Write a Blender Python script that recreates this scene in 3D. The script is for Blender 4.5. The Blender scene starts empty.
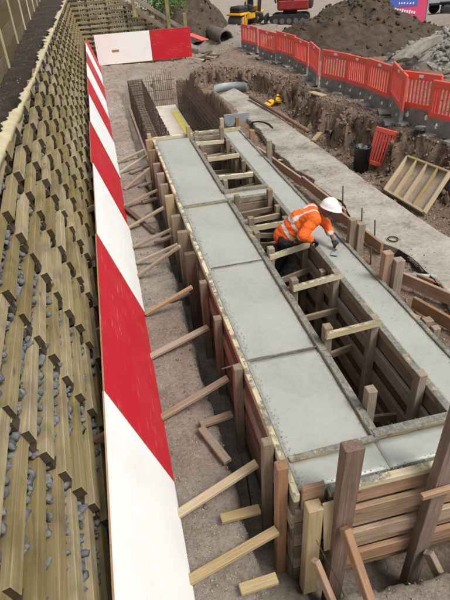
import bpy, bmesh, math, random
import numpy as np
from mathutils import Vector, Matrix, Euler
random.seed(7); RNG = np.random.default_rng(7)
S = bpy.context.scene; COL = S.collection
R = math.radians

# ------------------------------------------------------------------ camera, sky, sun, exposure
F_PX = 507.325
CAM_R = ((0.97207, -0.22874, -0.05247), (-0.17156, -0.54009, -0.82394), (0.16013, 0.80993, -0.56425))  # right, down, forward
CAM_H = 4.0                      # metres above the top of the formwork (z = 0)
cd = bpy.data.cameras.new('camera'); cam = bpy.data.objects.new('camera', cd); COL.objects.link(cam)
cd.sensor_fit = 'VERTICAL'; cd.sensor_height = 24; cd.lens = F_PX / 600 * 24; cd.clip_start = .05; cd.clip_end = 2000
rt, dn, fw = [Vector(v) for v in CAM_R]
m = Matrix((rt, -dn, -fw)).transposed().to_4x4(); m.translation = (0, 0, CAM_H); cam.matrix_world = m
S.camera = cam
w = bpy.data.worlds.new('World'); S.world = w; w.use_nodes = True
nt = w.node_tree; bg = nt.nodes['Background']
sky = nt.nodes.new('ShaderNodeTexSky'); sky.sky_type = 'NISHITA'; sky.sun_disc = False
sky.sun_elevation = R(58); sky.sun_rotation = R(135); sky.air_density = 1.0; sky.dust_density = 4; sky.ozone_density = 1
hs = nt.nodes.new('ShaderNodeHueSaturation'); hs.inputs['Saturation'].default_value = .22
nt.links.new(sky.outputs[0], hs.inputs['Color']); nt.links.new(hs.outputs[0], bg.inputs[0]); bg.inputs[1].default_value = .105
sd = bpy.data.lights.new('sun', 'SUN'); sd.energy = 1.5; sd.angle = R(18); sd.color = (1, .96, .9)
sun = bpy.data.objects.new('sun', sd); COL.objects.link(sun)
_az, _el = R(135), R(58)         # hazy sun from behind the camera, to the right
_d = Vector((math.sin(_az) * math.cos(_el), math.cos(_az) * math.cos(_el), math.sin(_el)))
sun.rotation_euler = (-_d).to_track_quat('-Z', 'Y').to_euler(); sun.location = _d * 60
S.view_settings.view_transform = 'Standard'; S.view_settings.look = 'None'; S.view_settings.gamma = 1
S.view_settings.use_curve_mapping = False; S.view_settings.exposure = .70
S.render.engine = 'CYCLES'

# ------------------------------------------------------------------ helpers
def ray(px, py):
    return rt * ((px - 225) / F_PX) + dn * ((py - 300) / F_PX) + fw
def pz(px, py, z):
    d = ray(px, py); return Vector((0, 0, CAM_H)) + d * ((z - CAM_H) / d.z)
def pY(px, py, y):
    d = ray(px, py); return Vector((0, 0, CAM_H)) + d * (y / d.y)
def pX(px, py, x):
    d = ray(px, py); return Vector((0, 0, CAM_H)) + d * (x / d.x)

def _h(ix, iy, seed):
    n = (ix.astype(np.int64) * 374761393 + iy.astype(np.int64) * 668265263 + seed * 974634777) & 0xffffffff
    n = ((n ^ (n >> 13)) * 1274126177) & 0xffffffff
    return ((n ^ (n >> 16)) & 0xffff) / 65535.0
def vnoise(x, y, seed=0):
    ix, iy = np.floor(x), np.floor(y); fx, fy = x - ix, y - iy
    fx = fx * fx * (3 - 2 * fx); fy = fy * fy * (3 - 2 * fy)
    a = _h(ix, iy, seed); b = _h(ix + 1, iy, seed); c = _h(ix, iy + 1, seed); d = _h(ix + 1, iy + 1, seed)
    return (a + (b - a) * fx) * (1 - fy) + (c + (d - c) * fx) * fy
def fbm(x, y, o=4, seed=0, gain=.5):
    x = np.asarray(x, float); y = np.asarray(y, float); t = np.zeros(np.broadcast(x, y).shape); a = 1; s = 0
    for i in range(o):
        t += a * (vnoise(x, y, seed + i) * 2 - 1); s += a; a *= gain; x = x * 2.03 + 11.7; y = y * 2.03 + 5.3
    return t / s
def sstep(a, b, x):
    t = np.clip((x - a) / (b - a), 0, 1); return t * t * (3 - 2 * t)

def meta(o, label=None, cat=None, group=None, kind=None):
    if label: o['label'] = label
    if cat: o['category'] = cat
    if group: o['group'] = group
    if kind: o['kind'] = kind
    return o
def empty(name, loc, label=None, cat=None, group=None):
    o = bpy.data.objects.new(name, None); COL.objects.link(o); o.location = loc; o.empty_display_size = .2
    return meta(o, label, cat, group)
def WM(o):                       # world matrix from the local ones (the depsgraph is not up to date while building)
    return WM(o.parent) @ o.matrix_basis if o.parent else o.matrix_basis.copy()
def put(name, me, mat, parent=None, M=None):
    o = bpy.data.objects.new(name, me); COL.objects.link(o)
    if mat is not None and len(me.materials) == 0: me.materials.append(mat)
    M = M if M is not None else Matrix()
    if parent: o.parent = parent; o.matrix_basis = WM(parent).inverted() @ M
    else: o.matrix_basis = M
    return o
def mesh(name, v, f, smooth=False):
    me = bpy.data.meshes.new(name); me.from_pydata([tuple(p) for p in v], [], [tuple(q) for q in f]); me.update()
    if smooth: me.polygons.foreach_set('use_smooth', [True] * len(me.polygons))
    return me
_cb = {}
def cbox_data(sx, sy, sz, b):
    hx, hy, hz = sx / 2, sy / 2, sz / 2; b = min(b, hx * .45, hy * .45, hz * .45)
    bm = bmesh.new(); bmesh.ops.create_cube(bm, size=1)
    for v in bm.verts: v.co = Vector((v.co.x * sx, v.co.y * sy, v.co.z * sz))
    bmesh.ops.bevel(bm, geom=bm.edges[:], offset=b, segments=1, affect='EDGES')
    return bm
def cbox(sx, sy, sz, b=.006, mat=None):
    k = (round(sx, 3), round(sy, 3), round(sz, 3), b, mat.name if mat else '')
    if k not in _cb:
        bm = cbox_data(sx, sy, sz, b); me = bpy.data.meshes.new('box'); bm.to_mesh(me); bm.free()
        if mat: me.materials.append(mat)
        _cb[k] = me
    return _cb[k]
def frame(A, B, up=Vector((0, 0, 1)), roll=0):
    A, B = Vector(A), Vector(B); x = (B - A).normalized(); up = Vector(up)
    if abs(x.dot(up)) > .98: up = Vector((0, 1, 0)) if abs(x.y) < .9 else Vector((1, 0, 0))
    y = up.cross(x).normalized(); z = x.cross(y)
    M = Matrix((x, y, z)).transposed().to_4x4(); M.translation = (A + B) / 2
    return M @ Matrix.Rotation(roll, 4, 'X')
def beam(name, A, B, wd, ht, mat, parent=None, up=(0, 0, 1), roll=0, b=.006):
    L = (Vector(B) - Vector(A)).length
    return put(name, cbox(L, wd, ht, b, mat), mat, parent, frame(A, B, up, roll))
def box(name, c, s, mat, parent=None, rz=0, b=.006, rot=None):
    M = Matrix.Translation(c) @ (rot.to_matrix().to_4x4() if rot else Matrix.Rotation(rz, 4, 'Z'))
    return put(name, cbox(*s, b, mat), mat, parent, M)
def tube_data(pts, r, n=8, cap=True):
    pts = [Vector(p) for p in pts]; rs = r if isinstance(r, (list, tuple)) else [r] * len(pts)
    V, F = [], []
    t0 = (pts[1] - pts[0]).normalized(); u = t0.orthogonal().normalized()
    for i, p in enumerate(pts):
        t = (pts[min(i + 1, len(pts) - 1)] - pts[max(i - 1, 0)]).normalized()
        u = (u - t * u.dot(t)).normalized(); v = t.cross(u)
        for k in range(n):
            a = 2 * math.pi * k / n; V.append(p + (u * math.cos(a) + v * math.sin(a)) * rs[i])
    for i in range(len(pts) - 1):
        for k in range(n):
            F.append((i * n + k, i * n + (k + 1) % n, (i + 1) * n + (k + 1) % n, (i + 1) * n + k))
    if cap: F.append(tuple(range(n))[::-1]); F.append(tuple((len(pts) - 1) * n + k for k in range(n)))
    return V, F
def tube(name, pts, r, mat, parent=None, n=8, smooth=True):
    c = sum((Vector(p) for p in pts), Vector()) / len(pts)
    V, F = tube_data([Vector(p) - c for p in pts], r, n); return put(name, mesh(name, V, F, smooth), mat, parent, Matrix.Translation(c))
class MB:
    def __init__(s): s.v = []; s.f = []
    def add(s, V, F):
        o = len(s.v); s.v += [tuple(p) for p in V]; s.f += [tuple(i + o for i in q) for q in F]
    def build(s, name, mat, parent=None, smooth=False, M=None): return put(name, mesh(name, s.v, s.f, smooth), mat, parent, M)
def lathe(prof, n=20):
    V, F = [], []
    for r, z in prof:
        for k in range(n): a = 2 * math.pi * k / n; V.append((r * math.cos(a), r * math.sin(a), z))
    for i in range(len(prof) - 1):
        for k in range(n): F.append((i * n + k, i * n + (k + 1) % n, (i + 1) * n + (k + 1) % n, (i + 1) * n + k))
    return V, F
def prism(poly, h0, h1):         # poly in xz, extruded along y
    n = len(poly); V = [(x, h0, z) for x, z in poly] + [(x, h1, z) for x, z in poly]
    F = [tuple(range(n)), tuple(range(2 * n - 1, n - 1, -1))] + [(i, i + n, (i + 1) % n + n, (i + 1) % n) for i in range(n)]
    return V, F
def rock_mesh(seed, nv=11, sq=(1, .8, .7)):
    r = np.random.default_rng(seed); p = r.normal(size=(nv, 3)); p /= np.linalg.norm(p, axis=1)[:, None]; p *= r.uniform(.75, 1, (nv, 1))
    bm = bmesh.new()
    for q in p: bm.verts.new((q[0] * sq[0] * .5, q[1] * sq[1] * .5, q[2] * sq[2] * .5))
    o = bmesh.ops.convex_hull(bm, input=bm.verts[:])
    bmesh.ops.delete(bm, geom=[g for g in o['geom_interior'] if isinstance(g, bmesh.types.BMVert)], context='VERTS')
    bmesh.ops.recalc_face_normals(bm, faces=bm.faces[:])
    me = bpy.data.meshes.new('rock'); bm.to_mesh(me); bm.free(); return me
def rock_arrays(me):
    return np.array([v.co[:] for v in me.vertices]), [tuple(p.vertices) for p in me.polygons]
def scatter_mesh(name, pts, sizes, arrs, mat, parent=None):
    VV, LV, LS = [], [], []; off = 0
    rng = np.random.default_rng(len(pts) + 3)
    for i, (p, s) in enumerate(zip(pts, sizes)):
        v, f = arrs[i % len(arrs)]; q = rng.normal(size=4); q /= np.linalg.norm(q)
        w_, x, y, z = q
        m3 = np.array([[1 - 2 * (y * y + z * z), 2 * (x * y - z * w_), 2 * (x * z + y * w_)], [2 * (x * y + z * w_), 1 - 2 * (x * x + z * z), 2 * (y * z - x * w_)], [2 * (x * z - y * w_), 2 * (y * z + x * w_), 1 - 2 * (x * x + y * y)]])
        VV.append((v @ m3.T) * s + p)
        for q_ in f: LV.extend(j + off for j in q_); LS.append(len(q_))
        off += len(v)
    V = np.concatenate(VV); me = bpy.data.meshes.new(name)
    me.vertices.add(len(V)); me.vertices.foreach_set('co', V.astype('f').ravel())
    me.loops.add(len(LV)); me.loops.foreach_set('vertex_index', LV)
    me.polygons.add(len(LS)); st = np.concatenate([[0], np.cumsum(LS)[:-1]]).astype(int); me.polygons.foreach_set('loop_start', st)
    me.update(calc_edges=True); me.validate()
    return put(name, me, mat, parent)
def copy_tree(o, parent=None):
    c = o.copy(); COL.objects.link(c); c.parent = parent
    for ch in o.children: copy_tree(ch, c)
    return c

# ------------------------------------------------------------------ materials
def N(nt, t, **k):
    n = nt.nodes.new(t)
    for a, b in k.items():
        if a in n.inputs: n.inputs[a].default_value = b
        else: setattr(n, a, b)
    return n
def newmat(name, rough=.8, spec=.3, metal=0):
    m = bpy.data.materials.new(name); m.use_nodes = True; t = m.node_tree; b = t.nodes['Principled BSDF']
    b.inputs['Roughness'].default_value = rough; b.inputs['Specular IOR Level'].default_value = spec; b.inputs['Metallic'].default_value = metal
    return m, t, b
def noise(t, vec, scale, detail=5, rough=.6, dist=0):
    n = N(t, 'ShaderNodeTexNoise'); n.inputs['Scale'].default_value = scale; n.inputs['Detail'].default_value = detail
    n.inputs['Roughness'].default_value = rough; n.inputs['Distortion'].default_value = dist; t.links.new(vec, n.inputs['Vector']); return n.outputs['Fac']
def ramp(t, fac, stops):
    r = N(t, 'ShaderNodeValToRGB'); e = r.color_ramp.elements
    while len(e) < len(stops): e.new(.5)
    for i, (p, c) in enumerate(stops): e[i].position = p; e[i].color = c if len(c) == 4 else (*c, 1)
    t.links.new(fac, r.inputs[0]); return r.outputs[0]
def mix(t, fac, a, b, mode='MIX'):
    n = N(t, 'ShaderNodeMix', data_type='RGBA', blend_type=mode)
    for i, s in ((0, fac), (6, a), (7, b)):
        if isinstance(s, (int, float)): n.inputs[i].default_value = s
        elif isinstance(s, tuple): n.inputs[i].default_value = s if len(s) == 4 else (*s, 1)
        else: t.links.new(s, n.inputs[i])
    return n.outputs[2]
def math_(t, op, a, b=0.0, c=0.0):
    n = N(t, 'ShaderNodeMath', operation=op)
    for i, s in enumerate((a, b, c)):
        if isinstance(s, (int, float)): n.inputs[i].default_value = s
        else: t.links.new(s, n.inputs[i])
    return n.outputs[0]
def bump(t, b, h, strength=.4, dist=.01):
    n = N(t, 'ShaderNodeBump'); n.inputs['Strength'].default_value = strength; n.inputs['Distance'].default_value = dist
    t.links.new(h, n.inputs['Height']); t.links.new(n.outputs[0], b.inputs['Normal'])
def gray(c): return (c, c, c, 1)
def wood(name, light, dark, crust=0.0, crust_col=(.40, .39, .35), dirt=.25, rough=.8, var=.35):
    m, t, b = newmat(name, rough, .25); tc = N(t, 'ShaderNodeTexCoord'); oi = N(t, 'ShaderNodeObjectInfo')
    mp = N(t, 'ShaderNodeMapping'); mp.inputs['Scale'].default_value = (.6, 14, 14); t.links.new(tc.outputs['Object'], mp.inputs[0])
    off = N(t, 'ShaderNodeVectorMath', operation='SCALE'); rv = N(t, 'ShaderNodeCombineXYZ')
    for i in range(3): t.links.new(oi.outputs['Random'], rv.inputs[i])
    t.links.new(rv.outputs[0], off.inputs[0]); off.inputs['Scale'].default_value = 37
    ad = N(t, 'ShaderNodeVectorMath', operation='ADD'); t.links.new(mp.outputs[0], ad.inputs[0]); t.links.new(off.outputs[0], ad.inputs[1])
    ad2 = N(t, 'ShaderNodeVectorMath', operation='ADD'); t.links.new(tc.outputs['Object'], ad2.inputs[0]); t.links.new(off.outputs[0], ad2.inputs[1])
    g = noise(t, ad.outputs[0], 2.2, 6, .65, 1.2); big = noise(t, ad2.outputs[0], 2.5, 4, .6); fine = noise(t, ad2.outputs[0], 38, 4, .7)
    c = ramp(t, g, [(.3, dark), (.7, light)])
    hv = N(t, 'ShaderNodeHueSaturation'); t.links.new(c, hv.inputs['Color'])
    t.links.new(math_(t, 'MULTIPLY_ADD', oi.outputs['Random'], var, 1 - var * .55), hv.inputs['Value'])
    t.links.new(math_(t, 'MULTIPLY_ADD', oi.outputs['Random'], -.3, 1.12), hv.inputs['Saturation'])
    c = hv.outputs[0]
    dm = ramp(t, big, [(.46, gray(0)), (.72, gray(1))])
    c = mix(t, math_(t, 'MULTIPLY', dm, dirt), c, tuple(x * .42 for x in dark))
    # knots
    vo = N(t, 'ShaderNodeTexVoronoi'); vo.inputs['Scale'].default_value = 1.6; mk = N(t, 'ShaderNodeMapping'); mk.inputs['Scale'].default_value = (1, 3.2, 3.2)
    t.links.new(ad2.outputs[0], mk.inputs[0]); t.links.new(mk.outputs[0], vo.inputs['Vector'])
    kn = ramp(t, vo.outputs['Distance'], [(.05, gray(.8)), (.10, gray(0))])
    c = mix(t, kn, c, tuple(x * .45 for x in dark))
    if crust:
        ge = N(t, 'ShaderNodeNewGeometry'); sx = N(t, 'ShaderNodeSeparateXYZ'); t.links.new(ge.outputs['Normal'], sx.inputs[0])
        up = ramp(t, sx.outputs['Z'], [(.3, gray(0)), (.8, gray(.16))])
        cn = noise(t, ad2.outputs[0], 5, 6, .66)
        k = ramp(t, math_(t, 'ADD', cn, math_(t, 'ADD', up, crust - .5)), [(.5, gray(0)), (.58, gray(1))])
        cc = ramp(t, math_(t, 'ADD', math_(t, 'MULTIPLY', fine, .5), math_(t, 'MULTIPLY', noise(t, ad2.outputs[0], 14, 4, .6), .5)), [(.40, tuple(x * .5 for x in crust_col)), (.58, crust_col)])
        c = mix(t, k, c, cc)
        hh = math_(t, 'ADD', g, math_(t, 'MULTIPLY', k, math_(t, 'ADD', fine, .5)))
        bump(t, b, hh, .8, .012)
    else: bump(t, b, math_(t, 'ADD', g, math_(t, 'MULTIPLY', fine, .4)), .45, .006)
    t.links.new(c, b.inputs['Base Color']); return m
def mottled(name, stops, scale=3, rough=.85, bs=.5, bd=.02, fscale=40, coords='Object', spec=.25, detail=8, var=0, rv=0):
    m, t, b = newmat(name, rough, spec); tc = N(t, 'ShaderNodeTexCoord'); v = tc.outputs[coords]
    a = noise(t, v, scale, detail, .65); f = noise(t, v, fscale, 5, .7)
    c = ramp(t, math_(t, 'ADD', math_(t, 'MULTIPLY', a, .65), math_(t, 'MULTIPLY', f, .35)), stops)
    if var:
        oi = N(t, 'ShaderNodeObjectInfo'); hv = N(t, 'ShaderNodeHueSaturation'); t.links.new(c, hv.inputs['Color'])
        t.links.new(math_(t, 'MULTIPLY_ADD', oi.outputs['Random'], var, 1 - var / 2), hv.inputs['Value']); c = hv.outputs[0]
    if rv: t.links.new(ramp(t, noise(t, v, 2.3, 5, .6, 1.5), [(.38, gray(rough)), (.62, gray(rough + rv))]), b.inputs['Roughness'])
    t.links.new(c, b.inputs['Base Color']); bump(t, b, math_(t, 'ADD', a, math_(t, 'MULTIPLY', f, .6)), bs, bd); return m
def plain(name, col, rough=.5, spec=.4, metal=0, dirt=.25, dirtcol=(.13, .10, .075), dscale=4):
    m, t, b = newmat(name, rough, spec, metal); tc = N(t, 'ShaderNodeTexCoord')
    a = noise(t, tc.outputs['Object'], dscale, 8, .7); k = ramp(t, a, [(.48, gray(0)), (.75, gray(dirt))])
    t.links.new(mix(t, k, (*col, 1), (*dirtcol, 1)), b.inputs['Base Color'])
    t.links.new(ramp(t, a, [(.4, gray(rough)), (.8, gray(min(1, rough + .3)))]), b.inputs['Roughness']); return m
def paint(name, col, wearcol, streak):
    m, t, b = newmat(name, .55, .3); tc = N(t, 'ShaderNodeTexCoord'); v = tc.outputs['Object']
    mp = N(t, 'ShaderNodeMapping'); mp.inputs['Scale'].default_value = (1.4, 14, 1); mp.inputs['Rotation'].default_value = (0, 0, R(24)); t.links.new(v, mp.inputs[0])
    s = noise(t, mp.outputs[0], 1.6, 8, .75, .4); a = noise(t, v, 1.3, 6, .6); f = noise(t, v, 60, 3, .6)
    k = math_(t, 'MULTIPLY', ramp(t, s, [(.57, gray(0)), (.68, gray(1))]), ramp(t, a, [(.42, gray(0)), (.58, gray(streak))]))
    c = mix(t, k, (*col, 1), (*wearcol, 1))
    c = mix(t, ramp(t, a, [(.5, gray(0)), (.8, gray(.12))]), c, (.25, .21, .16, 1))
    ge = N(t, 'ShaderNodeNewGeometry'); sz_ = N(t, 'ShaderNodeSeparateXYZ'); t.links.new(ge.outputs['Position'], sz_.inputs[0])
    low = math_(t, 'MULTIPLY_ADD', sz_.outputs['Z'], -2.6, -1.93)      # mud splashed up the lowest hand's breadth of the sheet
    md_ = ramp(t, math_(t, 'ADD', low, noise(t, v, 7, 8, .75)), [(.55, gray(0)), (.78, gray(.6))]); c = mix(t, md_, c, (.24, .195, .15, 1))
    sp = ramp(t, f, [(.70, gray(0)), (.76, gray(.5))]); c = mix(t, sp, c, (.2, .17, .13, 1))
    t.links.new(c, b.inputs['Base Color']); bump(t, b, math_(t, 'ADD', a, math_(t, 'MULTIPLY', f, .1)), .15, .01); return m

W_CRIB = wood('crib_timber', (.365, .295, .15), (.20, .16, .078), dirt=.6, var=.5)
W_SHADE = wood('shade_dark_timber', (.07, .053, .029), (.036, .027, .016), dirt=.35)  # brown crib timber with shade painted into its dark tone
W_PINE = wood('fresh_pine', (.47, .37, .22), (.35, .26, .14), dirt=.12, crust=.12)
W_RED = wood('rough_red_timber', (.41, .255, .155), (.25, .145, .085), dirt=.3, crust=.16)
W_GREY = wood('weathered_timber', (.34, .27, .20), (.19, .145, .10), dirt=.35, crust=.26)
W_TAN = wood('brown_board', (.39, .275, .17), (.25, .165, .10), dirt=.35, crust=.2)
W_STRUT = wood('pale_grey_timber', (.44, .36, .265), (.30, .235, .165), dirt=.25, crust=.15)
W_POST = wood('purple_brown_timber', (.27, .19, .145), (.14, .095, .072), dirt=.35, crust=.3, crust_col=(.42, .385, .34))
W_DARK = wood('wet_timber', (.17, .125, .085), (.085, .062, .042), dirt=.4, crust=.2, crust_col=(.28, .26, .23))
W_CRUST = wood('crusted_timber', (.40, .33, .22), (.20, .155, .10), crust=.46, crust_col=(.24, .235, .20))
W_PALE = wood('pale_edge_timber', (.62, .55, .38), (.5, .42, .27), crust=.36, crust_col=(.27, .26, .22))
W_FENCE = wood('fence_board', (.17, .125, .06), (.10, .073, .035), dirt=.35)
W_PLYEDGE = wood('plywood_edge', (.45, .27, .15), (.3, .17, .09))
M_RED = paint('red_paint', (.50, .010, .022), (.75, .33, .27), .7)
M_WHITE = paint('white_paint', (.82, .82, .80), (.55, .5, .42), .25)
M_CONC = mottled('wet_concrete', [(.34, (.265, .272, .24)), (.48, (.325, .332, .295)), (.64, (.37, .376, .336))], .9, .30, .10, .01, 12, spec=.45, rv=.22)
M_SCUM = mottled('concrete_splash', [(.3, (.09, .088, .075)), (.5, (.20, .195, .17)), (.7, (.36, .35, .31))], 11, .9, .9, .03, 60)
M_CRUMB = mottled('concrete_crumb', [(.3, (.19, .19, .165)), (.5, (.27, .27, .24)), (.7, (.36, .36, .32))], 11, .9, .6, .02, 60)
M_STONE = mottled('grey_stone', [(.3, (.06, .064, .066)), (.5, (.14, .148, .15)), (.7, (.30, .305, .30))], 9, .85, .6, .01, 70, var=.8)
M_DRY = mottled('dry_concrete', [(.36, (.13, .108, .085)), (.45, (.275, .245, .205)), (.55, (.36, .335, .29)), (.68, (.44, .415, .365))], 1.1, .9, .7, .025, 16)
M_FLOOR = mottled('pale_floor', [(.3, (.4, .36, .29)), (.5, (.55, .5, .42)), (.7, (.62, .58, .5))], 2, .9, .3, .01, 30)
M_RUBBLE = mottled('pale_rubble', [(.3, (.12, .11, .095)), (.5, (.23, .22, .19)), (.7, (.38, .365, .32))], 3, .9, .6, .02, 40)
M_SOIL = mottled('dark_soil', [(.3, (.035, .025, .018)), (.5, (.075, .055, .04)), (.7, (.13, .10, .075))], 3, .95, .9, .05, 30)
M_PEB = mottled('pebbles', [(.3, (.13, .10, .08)), (.5, (.27, .22, .175)), (.7, (.46, .41, .35))], 6, .9, .4, .01, 60)
M_GEO = mottled('geotextile', [(.3, (.30, .26, .15)), (.5, (.42, .37, .23)), (.7, (.52, .47, .32))], 6, .9, .4, .01, 60)
M_REBAR = mottled('rusty_rebar', [(.3, (.03, .022, .017)), (.5, (.065, .045, .034)), (.7, (.12, .085, .065))], 8, .75, .3, .004, 60)
M_STEEL = mottled('grey_steel_sheet', [(.3, (.17, .19, .20)), (.5, (.27, .30, .31)), (.7, (.36, .38, .38))], 4, .5, .2, .01, 40, spec=.5)
M_ORANGE = plain('orange_plastic', (.76, .105, .075), .5, .4, dirt=.5, dirtcol=(.45, .2, .13))
M_FOOT = mottled('grey_rubber', [(.3, (.12, .115, .105)), (.5, (.21, .205, .19)), (.7, (.33, .32, .295))], 5, .9, .4, .01, 50)
M_BLACK = plain('black_plastic', (.012, .013, .015), .4, .5, dirt=.12)
M_TAR = plain('black_membrane', (.01, .01, .01), .5, .4, dirt=.2)
M_YEL = plain('yellow_paint', (.72, .40, .015), .45, .4, dirt=.35)
M_REDM = plain('red_machine_paint', (.30, .014, .018), .45, .4, dirt=.6)
M_DARK = plain('dark_machine', (.022, .022, .024), .6, .4, dirt=.4)
M_GLASS = plain('dark_glass', (.02, .025, .03), .12, .6, dirt=.1)
M_IRON = plain('dull_iron', (.12, .115, .11), .5, .5, dirt=.5)
M_RUST = mottled('rusty_pipe', [(.3, (.12, .07, .045)), (.5, (.22, .13, .085)), (.7, (.3, .2, .14))], 6, .8, .3, .004, 50)
M_SKIN = plain('skin', (.16, .075, .045), .55, .4, dirt=.2, dirtcol=(.1, .05, .03))
M_TROUS = mottled('dark_trousers', [(.3, (.012, .013, .016)), (.5, (.025, .027, .03)), (.7, (.05, .05, .05))], 7, .9, .5, .02, 60)
M_GLOVE = plain('dark_glove', (.02, .022, .025), .8, .3, dirt=.4, dirtcol=(.2, .2, .18))
M_HELM = plain('white_helmet', (.80, .80, .78), .35, .5, dirt=.12)
M_YLINE = plain('yellow_marking', (.66, .58, .12), .8, .2, dirt=.5, dscale=9)
M_PINK = plain('pink_banner', (.62, .07, .16), .5, .3, dirt=.1)
M_BLUE = plain('blue_banner', (.08, .13, .50), .5, .3, dirt=.1)
M_PALE = plain('pale_print', (.75, .72, .76), .5, .3, dirt=.05)
M_VAN = plain('grey_vehicle', (.35, .38, .40), .3, .5, dirt=.2)
def leafmat():
    m, t, b = newmat('leaf', .6, .3); oi = N(t, 'ShaderNodeTexCoord'); a = noise(t, oi.outputs['Object'], 6, 3)
    t.links.new(ramp(t, a, [(.3, (.03, .07, .015)), (.7, (.10, .19, .04))]), b.inputs['Base Color']); return m
M_LEAF = leafmat()
def groundmat():
    m, t, b = newmat('earth', .95, .2); tc = N(t, 'ShaderNodeTexCoord'); v = tc.outputs['Object']
    big = noise(t, v, .55, 6, .6); mid = noise(t, v, 3.2, 8, .7); fine = noise(t, v, 26, 6, .75); xf = noise(t, v, 95, 4, .7)
    s = math_(t, 'ADD', math_(t, 'MULTIPLY', mid, .5), math_(t, 'MULTIPLY', fine, .5))
    sand = ramp(t, s, [(.36, (.22, .18, .14)), (.5, (.42, .36, .30)), (.64, (.58, .51, .43))])
    red = ramp(t, s, [(.36, (.125, .08, .053)), (.5, (.275, .19, .135)), (.66, (.46, .36, .28))])
    xyz = N(t, 'ShaderNodeSeparateXYZ'); t.links.new(v, xyz.inputs[0])
    k = ramp(t, math_(t, 'ADD', math_(t, 'MULTIPLY', xyz.outputs['X'], .11), math_(t, 'MULTIPLY', big, .55)), [(.42, gray(0)), (.68, gray(1))])
    c = mix(t, k, sand, red)
    tan = ramp(t, s, [(.3, (.25, .21, .165)), (.6, (.40, .35, .29))])
    kf = ramp(t, math_(t, 'ADD', math_(t, 'MULTIPLY', xyz.outputs['Y'], .02), math_(t, 'MULTIPLY', big, .4)), [(.62, gray(0)), (.85, gray(1))])
    c = mix(t, kf, c, tan)
    dk = N(t, 'ShaderNodeSeparateXYZ'); ge = N(t, 'ShaderNodeNewGeometry'); t.links.new(ge.outputs['Position'], dk.inputs[0])
    kw = ramp(t, math_(t, 'MULTIPLY_ADD', dk.outputs['X'], -1, -.6), [(0, gray(0)), (.08, gray(1))])     # darker topsoil of the upper terrace
    kz = ramp(t, dk.outputs['Z'], [(.9, gray(0)), (1, gray(1))])
    c = mix(t, math_(t, 'MULTIPLY', kw, 1), c, ramp(t, s, [(.34, (.03, .022, .016)), (.5, (.06, .045, .033)), (.66, (.12, .095, .07))]))
    c = mix(t, math_(t, 'MULTIPLY', ramp(t, big, [(.5, gray(0)), (.66, gray(.45))]), ramp(t, mid, [(.4, gray(0)), (.6, gray(1))])), c, (.15, .12, .095, 1))
    c = mix(t, ramp(t, xf, [(.60, gray(0)), (.68, gray(.7))]), c, (.46, .42, .36, 1)); c = mix(t, ramp(t, xf, [(.30, gray(.65)), (.39, gray(0))]), c, (.06, .048, .038, 1))
    t.links.new(c, b.inputs['Base Color'])
    bump(t, b, math_(t, 'ADD', mid, math_(t, 'ADD', math_(t, 'MULTIPLY', fine, .9), math_(t, 'MULTIPLY', xf, .5))), 1.0, .06); return m
M_EARTH = groundmat()

# ------------------------------------------------------------------ ground (one sheet)
ZL = -.78                        # level of the strip between the hoarding and the formwork
WALL_TOP = 2.43
def wall_x(z): return -.49 - .26 * z
BANK = np.array([(6.9, -6), (6.9, 4), (6.4, 7.6), (6.25, 9), (6.12, 10.3), (5.85, 12), (5.85, 14.2), (6.1, 17.2), (5.6, 20.2), (4.5, 21.4), (3.5, 22.2), (3.0, 24.6), (1.6, 25.4), (.62, 24.9)])
def polydist(x, y, P):
    d = np.full(x.shape, 1e9)
    for (x0, y0), (x1, y1) in zip(P[:-1], P[1:]):
        dx, dy = x1 - x0, y1 - y0; t = np.clip(((x - x0) * dx + (y - y0) * dy) / (dx * dx + dy * dy), 0, 1)
        d = np.minimum(d, np.hypot(x - x0 - t * dx, y - y0 - t * dy))
    return d
def inside(x, y, P):
    c = np.zeros(x.shape, bool); n = len(P)
    for i in range(n):
        x0, y0 = P[i]; x1, y1 = P[(i + 1) % n]
        if y0 == y1: continue
        k = ((y0 > y) != (y1 > y)) & (x < (x1 - x0) * (y - y0) / (y1 - y0) + x0); c ^= k
    return c
LOWPOLY = np.concatenate([BANK, [(.62, -6)]])
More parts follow.
